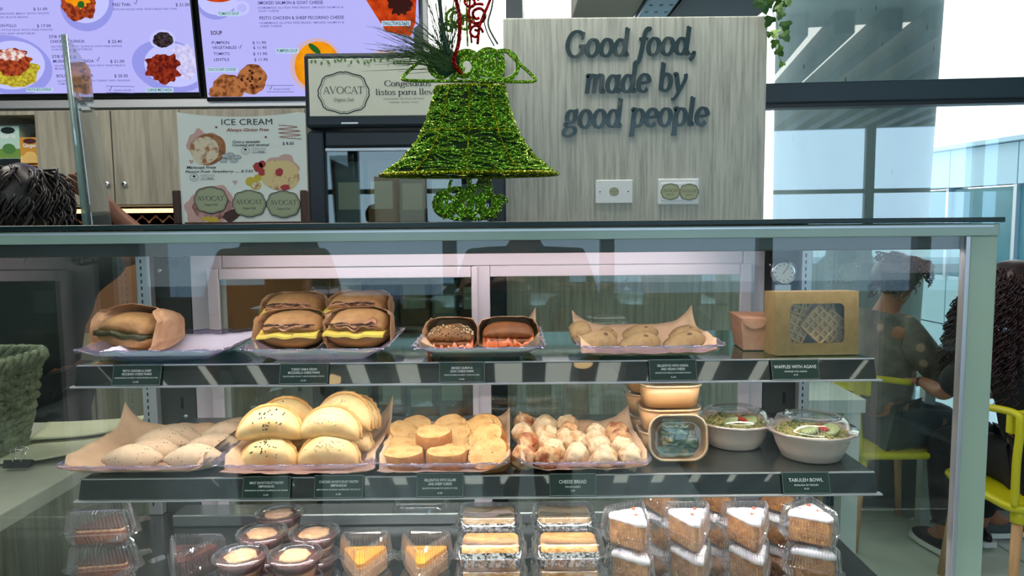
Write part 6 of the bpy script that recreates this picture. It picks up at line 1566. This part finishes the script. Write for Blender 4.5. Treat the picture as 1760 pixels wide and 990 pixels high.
for i in range(110):     # a second, darker layer of thread inside
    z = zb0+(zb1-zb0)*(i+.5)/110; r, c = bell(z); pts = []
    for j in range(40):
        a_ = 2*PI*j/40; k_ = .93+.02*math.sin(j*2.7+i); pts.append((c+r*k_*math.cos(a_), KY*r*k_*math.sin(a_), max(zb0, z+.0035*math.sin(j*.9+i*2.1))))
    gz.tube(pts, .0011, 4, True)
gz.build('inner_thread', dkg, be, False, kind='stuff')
def curl(px, py, r, turns, a0, w, m=gg, name='curl', y=0, sgn_=1):
    x, z = bp(px, py); s = 1.34e-3*r; pts = []
    for i in range(int(18*turns)+1):
        t = i/(18*turns); a_ = R(a0)+sgn_*2*PI*turns*t; q = s*(1-.72*t) if turns > 1.05 else s; pts.append((x+q*math.cos(a_), y+.002*math.sin(i), z+q*math.sin(a_)))
    return MB().tube(pts, w, 7).build(name, m, be, True)
for args in ((838, 110, 27, 1.9, -120, .0065), (866, 112, 22, 1.0, -90, .005), (800, 112, 25, 1.9, -70, .0065), (760, 112, 26, 1.9, -60, .0065), (846, 118, 12, 1.6, 0, .005)):
    curl(*args)
for args in ((768, 352, 21, 1.8, 90, .006), (805, 352, 24, 1.7, 60, .006), (842, 352, 21, 1.8, 110, .006), (820, 348, 26, 1.0, 0, .0045), (786, 350, 24, 1.0, 0, .0045), (858, 348, 12, 1.2, 0, .004)):
    curl(*args)
for args in ((783, 32, 16, 1.7, 90, .0035), (800, 40, 13, 1.6, 0, .0035), (772, 46, 10, 1.3, 0, .003)): curl(*args)
for args in ((822, 30, 17, 1.7, 60, .0032, rg_, 'red_curl', -.02), (818, 60, 11, 1.3, 0, .003, rg_, 'red_curl', -.02), (810, 8, 12, 1.4, 10, .003, rg_, 'red_curl', -.02)): curl(*args)
ey = -.03
def stick(P, r, m, name='stem', y=ey): return MB().tube(catmull([(bp(px, py)[0], y, bp(px, py)[1]) for px, py in P], 6), r, 7).build(name, m, be, True)
stick([(868, 86), (890, 108), (912, 128), (918, 140), (870, 141), (806, 140), (745, 140), (696, 138), (696, 130), (715, 112), (745, 92)], .0036, gg, 'cross_bar', -.005)
stick([(776, 309), (770, 330), (764, 378)], .0035, gg, 'bell_stem', 0); stick([(806, 309), (806, 378)], .0045, gg, 'bell_stem', 0); stick([(842, 309), (852, 378)], .0035, gg, 'bell_stem', 0); stick([(804, 80), (802, 20), (806, -30)], .0022, gg, 'bell_stem', 0)
stick([(795, 132), (782, 112), (790, 80), (792, 40), (784, 0), (778, -30)], .0042, rg_, 'red_stem'); stick([(822, 82), (826, 50), (838, 20), (850, -10)], .0032, rg_, 'red_stem'); stick([(812, 80), (808, 30), (812, -20)], .0022, rg_, 'red_stem')
stick([(856, 82), (840, 50), (846, 20), (852, -20)], .002, mat('twig', (92, 96, 76), .6), 'twig'); stick([(850, 85), (838, 62), (832, 40)], .0014, dkg, 'twig')
stick([(774, 100), (764, 60), (758, 10), (752, -30)], .004, mat('pine_green', (26, 62, 40), .6), 'pine_stem')
nd = MB(); random.seed(4)
def needle(x0_, y0_, x1_, y1_, r=.0006):
    a_ = bp(x0_, y0_); b2 = bp(x1_, y1_); m1 = ((a_[0]+b2[0])/2, (a_[1]+b2[1])/2+random.uniform(.0, .012)); yy = random.uniform(-.05, .0)
    nd.tube([(a_[0], ey*.6, a_[1]), (m1[0], yy*.7, m1[1]), (b2[0], yy, b2[1])], [r*1.4, r*1.2, r*.4], 4)
for i in range(95):
    t = random.uniform(100, 200); L_ = random.uniform(60, 150); bx_ = 770+random.uniform(-14, 10); by_ = 108+random.uniform(-14, 18)
    ang = R(t*.62+random.uniform(62, 78)-10)
    needle(bx_, by_, bx_+L_*math.cos(ang), by_-L_*.72*math.sin(ang))
for i in range(40): needle(770+random.uniform(-12, 8), 110, 770+random.uniform(-45, 40), 110-random.uniform(70, 150))
nd.build('pine_needles', mat('pine_needle', (36, 74, 44), .5, col2=(96, 124, 62), scale=50), be, kind='stuff')
blob(.026, .016, .030, 20, 12, .006, 60, 3).build('pine_tuft', mat('pine_tuft', (30, 70, 40), .8), be, loc=(bp(768, 104)[0], -.004, bp(768, 108)[1]))

# ================================================================ furniture at the right
def chair(name, loc, rz, label):
    """plastic seat chair with an open back frame and beech legs; faces +X before turning"""
    e = empty(name, loc, (0, 0, rz), label, 'chair', None)
    MB().loft([[(x, y, .43) for x, y, _ in rr(.42, .44, .06, 0)], [(x*1.04, y*1.04, .445) for x, y, _ in rr(.42, .44, .06, 0)], [(x*1.02, y*1.02, .458) for x, y, _ in rr(.42, .44, .06, 0)], [(x*.9, y*.9, .455) for x, y, _ in rr(.42, .44, .06, 0)]], True, True, True).build('seat', 'yellow', e, True)
    bf = MB(); bf.tube(catmull([(-.19, -.20, .45), (-.215, -.22, .62), (-.23, -.225, .76), (-.20, -.225, .80), (-.0, -.235, .78)], 6), .014, 8); bf.build('arm_frame', 'yellow', e, True); bf = MB()
    bf.tube(catmull([(-.19, .20, .45), (-.215, .22, .62), (-.23, .225, .76), (-.20, .225, .80), (-.0, .235, .78)], 6), .014, 8); bf.build('arm_frame', 'yellow', e, True)
    MB().loft([[(x-.235+.03*(abs(y)/.2)**2, y, z) for y, z, x in ((-.235, .72, 0), (-.12, .72, 0), (0, .72, 0), (.12, .72, 0), (.235, .72, 0), (.235, .80, 0), (.12, .815, 0), (0, .82, 0), (-.12, .815, 0), (-.235, .80, 0))], [(x-.21+.03*(abs(y)/.2)**2, y, z) for y, z, x in ((-.235, .72, 0), (-.12, .72, 0), (0, .72, 0), (.12, .72, 0), (.235, .72, 0), (.235, .80, 0), (.12, .815, 0), (0, .82, 0), (-.12, .815, 0), (-.235, .80, 0))]], True, True, True).build('backrest', 'yellow', e, bevel=.006)
    for sx in (-1, 1):
        for sy in (-1, 1):
            l = MB().tube([(sx*.205, sy*.205, .0), (sx*.17, sy*.17, .40)], [.014, .019], 12).build('leg', 'beech', e, True)
            MB().tube([(sx*.172, sy*.172, .38), (sx*.165, sy*.165, .435)], [.024, .027], 12).build('leg_socket', 'yellow', l, True)
    return e
TBX, TBY = 2.28, 3.36
tb_ = empty('cafe_table', (TBX, TBY, 0), label='pale rectangular table between the two seated women', cat='table')
box('tabletop', (-.30, -.22, .715), (.32, .22, .745), 'table_white', tb_, bevel=.004)
for x in (-.26, .28):
    for y in (-.18, .18): box('leg', (x-.025, y-.025, 0), (x+.025, y+.025, .714), 'table_white', tb_)
# a high white table behind the case seen through the side glass
p = at(1430, 700, 2.9)
tb2_ = empty('side_table', (1.10, 2.86, 0), label='white table with square legs seen through the right end of the display case', cat='table')
box('tabletop', (-.10, -.25, .80), (.17, .35, .85), 'table_white', tb2_, bevel=.003)
for x, y in ((-.06, -.2), (.13, -.2), (-.06, .3), (.13, .3)): box('leg', (x-.03, y-.03, 0), (x+.03, y+.03, .799), 'table_white', tb2_)

# ================================================================ people
SK = {n: mat('skin_'+n, c, .5, sss=.08) for n, c in (('tan', (150, 98, 70)), ('brown', (116, 72, 50)), ('light', (196, 146, 120)))}
def skin_obj(name, J, E, m, parent, root, sub=2):
    ks = list(J); me = bpy.data.meshes.new(name); me.from_pydata([J[k][0] for k in ks], [(ks.index(a), ks.index(b)) for a, b in E], []); me.update()
    o = bpy.data.objects.new(name, me); COL.objects.link(o); setp(o, parent); me.materials.append(MT[m] if isinstance(m, str) else m)
    md = o.modifiers.new('skin', 'SKIN'); md.use_smooth_shade = True
    sv = me.skin_vertices[0].data
    for i, k in enumerate(ks): r = J[k][1]; sv[i].radius = (r, r) if not hasattr(r, '__len__') else r; sv[i].use_root = (k == root)
    s = o.modifiers.new('sub', 'SUBSURF'); s.levels = sub; s.render_levels = sub; return o
def lerp(a, b, t): return tuple(a[i]*(1-t)+b[i]*t for i in range(3))
def person(loc, rz, pose, label, skin, shirt, pants, shoes, hair, sleeves=.55, extra=None):
    """pose: dict of joints in metres, facing +X"""
    e = empty('person', loc, (0, 0, rz), label, 'person')
    P = pose; J = {}; E = []
    J['pelvis'] = (P['pelvis'], .125); J['waist'] = (lerp(P['pelvis'], P['neck'], .38), .115); J['chest'] = (lerp(P['pelvis'], P['neck'], .74), .116)
    J['neck0'] = (P['neck'], .062); hd = Vector(P['head']); nk = Vector(P['neck']); up = (hd-nk).normalized(); fw = Vector(P.get('face', (1, 0, 0))).normalized()
    J['neck1'] = (tuple(nk.lerp(hd, .35)), .052); J['jaw'] = (tuple(hd+fw*.022-up*.055), .062); J['skull'] = (tuple(hd+up*.03-fw*.008), .088); J['crown'] = (tuple(hd+up*.07-fw*.012), .070)
    E += [('pelvis', 'waist'), ('waist', 'chest'), ('chest', 'neck0'), ('neck0', 'neck1'), ('neck1', 'jaw'), ('jaw', 'skull'), ('skull', 'crown')]
    for s in 'LR':
        J['sh'+s] = (P['sh'+s], .038); J['el'+s] = (P['el'+s], .036); J['wr'+s] = (P['wr'+s], .027)
        E += [('chest', 'sh'+s), ('sh'+s, 'el'+s), ('el'+s, 'wr'+s)]
        w = Vector(P['wr'+s]); d = (w-Vector(P['el'+s])).normalized(); sd = d.cross(Vector(P.get('palm'+s, (0, 0, 1)))).normalized(); nn = sd.cross(d).normalized()
        J['pa'+s] = (tuple(w+d*.05), (.030, .020)); E.append(('wr'+s, 'pa'+s))
        for i, (o, L_) in enumerate(((-.027, .060), (-.009, .072), (.009, .068), (.026, .052))):
            b0 = w+d*.072+sd*o; k1 = b0+d*L_*.5-nn*.006; k2 = b0+d*L_*.9-nn*.022
            for q, (pp_, r_) in enumerate(((b0, .0095), (k1, .0085), (k2, .007))): J['f%s%d%d' % (s, i, q)] = (tuple(pp_), r_)
            E += [('pa'+s, 'f%s%d0' % (s, i)), ('f%s%d0' % (s, i), 'f%s%d1' % (s, i)), ('f%s%d1' % (s, i), 'f%s%d2' % (s, i))]
        t0_ = w+d*.025-sd*.030; t1_ = t0_+d*.032-sd*.018; t2_ = t1_+d*.026-sd*.002
        J['t0'+s] = (tuple(t0_), .012); J['t1'+s] = (tuple(t1_), .010); J['t2'+s] = (tuple(t2_), .008); E += [('wr'+s, 't0'+s), ('t0'+s, 't1'+s), ('t1'+s, 't2'+s)]
        J['hi'+s] = (P['hi'+s], .085); J['kn'+s] = (P['kn'+s], .058); J['an'+s] = (P['an'+s], .038); J['to'+s] = (P['to'+s], .034); E += [('pelvis', 'hi'+s), ('hi'+s, 'kn'+s), ('kn'+s, 'an'+s), ('an'+s, 'to'+s)]
    skin_obj('body', J, E, skin, e, 'pelvis')
    # clothing follows the body
    C_ = {k: (J[k][0], J[k][1]*(2.1 if k[:2] == 'sh' else 1.32)) for k in ('pelvis', 'waist', 'chest', 'shL', 'shR')}; C_['neck0'] = (tuple(nk-up*.02), .072); EE = [('pelvis', 'waist'), ('waist', 'chest'), ('chest', 'neck0'), ('chest', 'shL'), ('chest', 'shR')]
    for s in 'LR':
        C_['sl'+s] = (lerp(P['sh'+s], P['el'+s], sleeves if sleeves <= 1 else 1), .070); EE.append(('sh'+s, 'sl'+s))
        if sleeves > 1: C_['cu'+s] = (lerp(P['el'+s], P['wr'+s], sleeves-1), .046); EE.append(('sl'+s, 'cu'+s))
    skin_obj('shirt', C_, EE, shirt, e, 'pelvis')
    C_ = {'pelvis': (J['pelvis'][0], .135)}; EE = []
    for s in 'LR':
        for k, r in (('hi', .100), ('kn', .076)): C_[k+s] = (J[k+s][0], r)
        C_['cf'+s] = (lerp(P['kn'+s], P['an'+s], .92), .056); EE += [('pelvis', 'hi'+s), ('hi'+s, 'kn'+s), ('kn'+s, 'cf'+s)]
    skin_obj('trousers', C_, EE, pants, e, 'pelvis')
    for s in 'LR':
        a_ = Vector(P['an'+s]); t_ = Vector(P['to'+s]); d = (t_-a_); d.z = 0; d.normalize(); z0_ = min(a_.z, t_.z)-.035
        an = math.atan2(d.y, d.x); M = Matrix.Translation((a_.x, a_.y, z0_)) @ Matrix.Rotation(an, 4, 'Z')
        up_ = blob(.135, .044, .050, 22, 12, 0, 1, 0, lambda p: Vector((p.x+.06, p.y*(1+.12*p.x/.13), (p.z if p.x < .02 else p.z*(1-.45*(p.x-.02)/.12)))), flat=-.01)
        up_.v = [tuple(M @ (Vector(v)+Vector((0, 0, .032)))) for v in up_.v]; so = up_.build('shoe', shoes, e, True)
        sl = MB(); sl.prism(rpoly_t([(-.075, -.035), (.10, -.045), (.195, -.03), (.195, .03), (.10, .045), (-.075, .035)], .015), -.002, .022, M); sl.build('sole', 'white_plate', so)
    # face
    ctr = hd+fw*.078; sd = Vector((-fw.y, fw.x, 0)).normalized()
    MB().tube([tuple(ctr+up*.012), tuple(ctr+fw*.010-up*.012), tuple(ctr+fw*.020-up*.024), tuple(ctr+fw*.002-up*.032)], [.006, .008, .011, .008], 8).build('nose', skin, e, True)
    MB().tube([tuple(ctr-up*.052-fw*.004-sd*.02), tuple(ctr-up*.052+fw*.006), tuple(ctr-up*.052-fw*.004+sd*.02)], [.003, .006, .003], 6).build('mouth', 'ink_red', e, True)
    for q in (-1, 1):
        c_ = hd+fw*.070+sd*.030*q+up*.010; eb_ = blob(.012, .012, .010, 12, 8); eb_.v = [tuple(Vector(v)+c_) for v in eb_.v]; eb_.build('eye', 'white_plate', e, True)
        c_ = c_+fw*.010; eb_ = blob(.005, .005, .005, 10, 6); eb_.v = [tuple(Vector(v)+c_) for v in eb_.v]; eb_.build('iris', 'ink', e, True)
        c_ = hd+sd*.080*q-up*.005; eb_ = blob(.016, .008, .028, 12, 8); eb_.v = [tuple(Vector(v)+c_) for v in eb_.v]; eb_.build('ear', skin, e, True)
    if hair: hair(e, hd, fw, up)
    return e
def strands(e, hd, fw, up, m, n, L0, L1, rad, curl_r, curl_f, spread=.10, seed=1, back=.4, front_free=.3, r=.004):
    rnd = random.Random(seed); b = MB(); sd = Vector((-fw.y, fw.x, 0)).normalized()
    for i in range(n):
        th = rnd.uniform(0, 2*PI); el_ = rnd.uniform(.1, 1.45)
        d = (fw*math.cos(th)+sd*math.sin(th))*math.sin(el_)+up*math.cos(el_)
        if d.dot(fw) > front_free and el_ > .7: continue
        p0 = hd+up*.025-fw*.01+d*rad; L_ = rnd.uniform(L0, L1); out = (d-up*d.dot(up)); out = out.normalized() if out.length > .01 else -fw; ph = rnd.uniform(0, 6); pts = []; m_ = max(8, int(L_/.012))
        for j in range(m_):
            t = j/(m_-1); dn = L_*t
            q = p0+out*(rad*.45*math.sin(min(1, t*2)*PI/2)*(1-math.cos(el_))*0+spread*math.sqrt(t)*.6+rad*(1-math.sin(el_))*min(1, t*2.2))-Vector((0, 0, 1))*max(0, dn-rad*.4*(1-math.sin(el_)))
            a_ = ph+curl_f*dn; q += (sd*math.cos(a_)+fw*math.sin(a_))*curl_r*min(1, t*4); pts.append(q)
        b.tube(pts, [r*(1-.5*j/(m_-1)) for j in range(m_)], 5)
    return b.build('hair', m, e, True)
def cap(e, hd, fw, up, m, s=1.0, amp=.006):
    b = blob(.100*s, .092*s, .098*s, 26, 16, amp, 22, 3); b.v = [tuple(Vector(v)*1+hd+up*.038-fw*.022) for v in b.v]; return b.build('hair_cap', m, e, True)
hb_ = mat('hair_black', (14, 12, 14), .42, col2=(30, 24, 24), scale=60); hr_ = mat('hair_dark_red', (52, 20, 24), .4, col2=(26, 12, 16), scale=30)
sit = dict(pelvis=(-.06, 0, .56), neck=(-.02, 0, 1.06), head=(.03, 0, 1.20), shL=(-.03, .17, 1.00), shR=(-.03, -.17, 1.00), elL=(.10, .24, .80), elR=(.10, -.24, .80), wrL=(.33, .16, .80), wrR=(.33, -.16, .80),
           hiL=(.0, .09, .54), hiR=(.0, -.09, .54), knL=(.40, .12, .53), knR=(.40, -.12, .53), anL=(.36, .12, .09), anR=(.46, -.12, .09), toL=(.48, .13, .05), toR=(.58, -.12, .05))
def h_short(e, hd, fw, up):
    cap(e, hd, fw, up, hb_, 1.04); strands(e, hd, fw, up, hb_, 220, .04, .13, .10, .012, 130, .03, 3, r=.005)
    for s in (-1, 1):
        c_ = hd+Vector((-fw.y, fw.x, 0))*.086*s-up*.055; MB().tube([tuple(c_+fw*.016*math.cos(q*PI/8)+up*.020*math.sin(q*PI/8)) for q in range(16)], .0014, 6, True).build('hoop_earring', 'chrome', e, True)
L1_ = (1.74, 3.42)
chair('cafe_chair', (L1_[0], L1_[1], 0), .0, 'yellow chair with pale wooden legs seen through the side glass of the case')
s1 = dict(sit)
floral = mat('floral_top', (120, 116, 108), .8, col2=(70, 74, 76), scale=9, spots=(176, 150, 130), spot_scale=14, spot_size=.3)
person((L1_[0]+.02, L1_[1], 0), .10, s1, 'seated woman in a grey patterned top and dark jeans behind the side glass, facing right', SK['tan'], floral, mat('jeans', (38, 56, 66), .8, col2=(28, 44, 54), scale=30), mat('sneaker', (70, 78, 80), .7), h_short, 1.5)
L2_ = (2.01, 2.80)
chair('cafe_chair', (L2_[0], L2_[1], 0), PI/2+.04, 'yellow chair at the right photo edge, under the woman in black')
def h_long(e, hd, fw, up):
    cap(e, hd, fw, up, hr_, 1.10); strands(e, hd, fw, up, hr_, 460, .26, .46, .10, .012, 140, .18, 5, front_free=.62, r=.0034)
s2 = dict(sit); s2.update(neck=(.02, .05, 1.05), head=(.06, .10, 1.19), shL=(.0, .22, .99), elL=(.10, .34, .80), wrL=(.34, .26, .79)); s2['pelvis'] = (-.04, 0, .56)
person((L2_[0]+.05, L2_[1]+.02, 0), PI/2+.08, s2, 'seated woman in black with long dark red curly hair at the right photo edge', SK['tan'], mat('black_cloth', (12, 14, 18), .8, col2=(20, 22, 26), scale=20), mat('black_trousers', (12, 14, 18), .8), mat('black_shoe', (16, 16, 18), .5), h_long, 1.0)
# worker behind the case: head and a raised hand
stand = dict(pelvis=(0, 0, .93), neck=(0, 0, 1.40), head=(.02, 0, 1.54), shL=(0, .18, 1.34), shR=(0, -.18, 1.34), elL=(.04, .24, 1.06), elR=(.04, -.24, 1.06), wrL=(.16, .20, .86), wrR=(.16, -.20, .86),
             hiL=(0, .09, .90), hiR=(0, -.09, .90), knL=(.03, .10, .50), knR=(.02, -.10, .50), anL=(0, .11, .09), anR=(0, -.11, .09), toL=(.13, .12, .05), toR=(.13, -.12, .05))
def h_wave(e, hd, fw, up):
    cap(e, hd, fw, up, hb_, 1.14, .010); strands(e, hd, fw, up, hb_, 260, .08, .22, .105, .012, 60, .05, 9, front_free=.8, r=.006)
hp = at(30, 352, 2.45)
w1 = dict(stand); w1['palmR'] = (1, 0, 0); w1['shR'] = (.02, -.18, 1.34); w1['elR'] = (.16, -.36, 1.40); w1['wrR'] = (.10, -.215, 1.56)
person((hp.x-.0, 2.47, hp.z-1.555), PI/2, w1, 'shop worker with wavy black hair behind the case, hand raised beside the head', SK['brown'], mat('worker_shirt', (30, 40, 38), .8), mat('worker_trousers', (26, 28, 30), .8), mat('worker_shoe', (20, 20, 20), .5), h_wave, .6)
# customers standing behind the photographer, seen only as reflections in the glass
for i, (x, y, c, lb) in enumerate(((-.95, -.55, (150, 128, 84), 'customer in a mustard shirt reflected in the left end of the case glass'), (-1.35, -1.9, (72, 66, 60), 'farther customer in brown reflected in the left end of the case glass'), (.05, -.34, (40, 44, 48), 'photographer standing in front of the case, reflected in the glass'))):
    q = dict(stand)
    person((x, y, 0), PI/2, q, lb, SK['tan'], mat('customer_shirt', c, .8), mat('customer_trousers', (40, 44, 52), .8), mat('customer_shoe', (60, 60, 60), .5), lambda e, hd, fw, up: cap(e, hd, fw, up, hb_, 1.05), .8)
# paper cup on the cafe table
p = at(1700, 655, 3.0)
pc = empty('paper_cup', (2.06, 3.22, .746), label='pale yellow paper cup on the table between the two women', cat='cup')
MB().lathe([(.028, 0), (.040, .10), (.042, .102), (.040, .104), (.037, .098), (.026, .006)], 28).build('cup_body', mat('cup_paper', (206, 190, 110), .6), pc, True)
MB().lathe([(.043, .098), (.043, .104), (.038, .108), (.03, .107)], 28).build('cup_rim', 'kraft', pc, True)
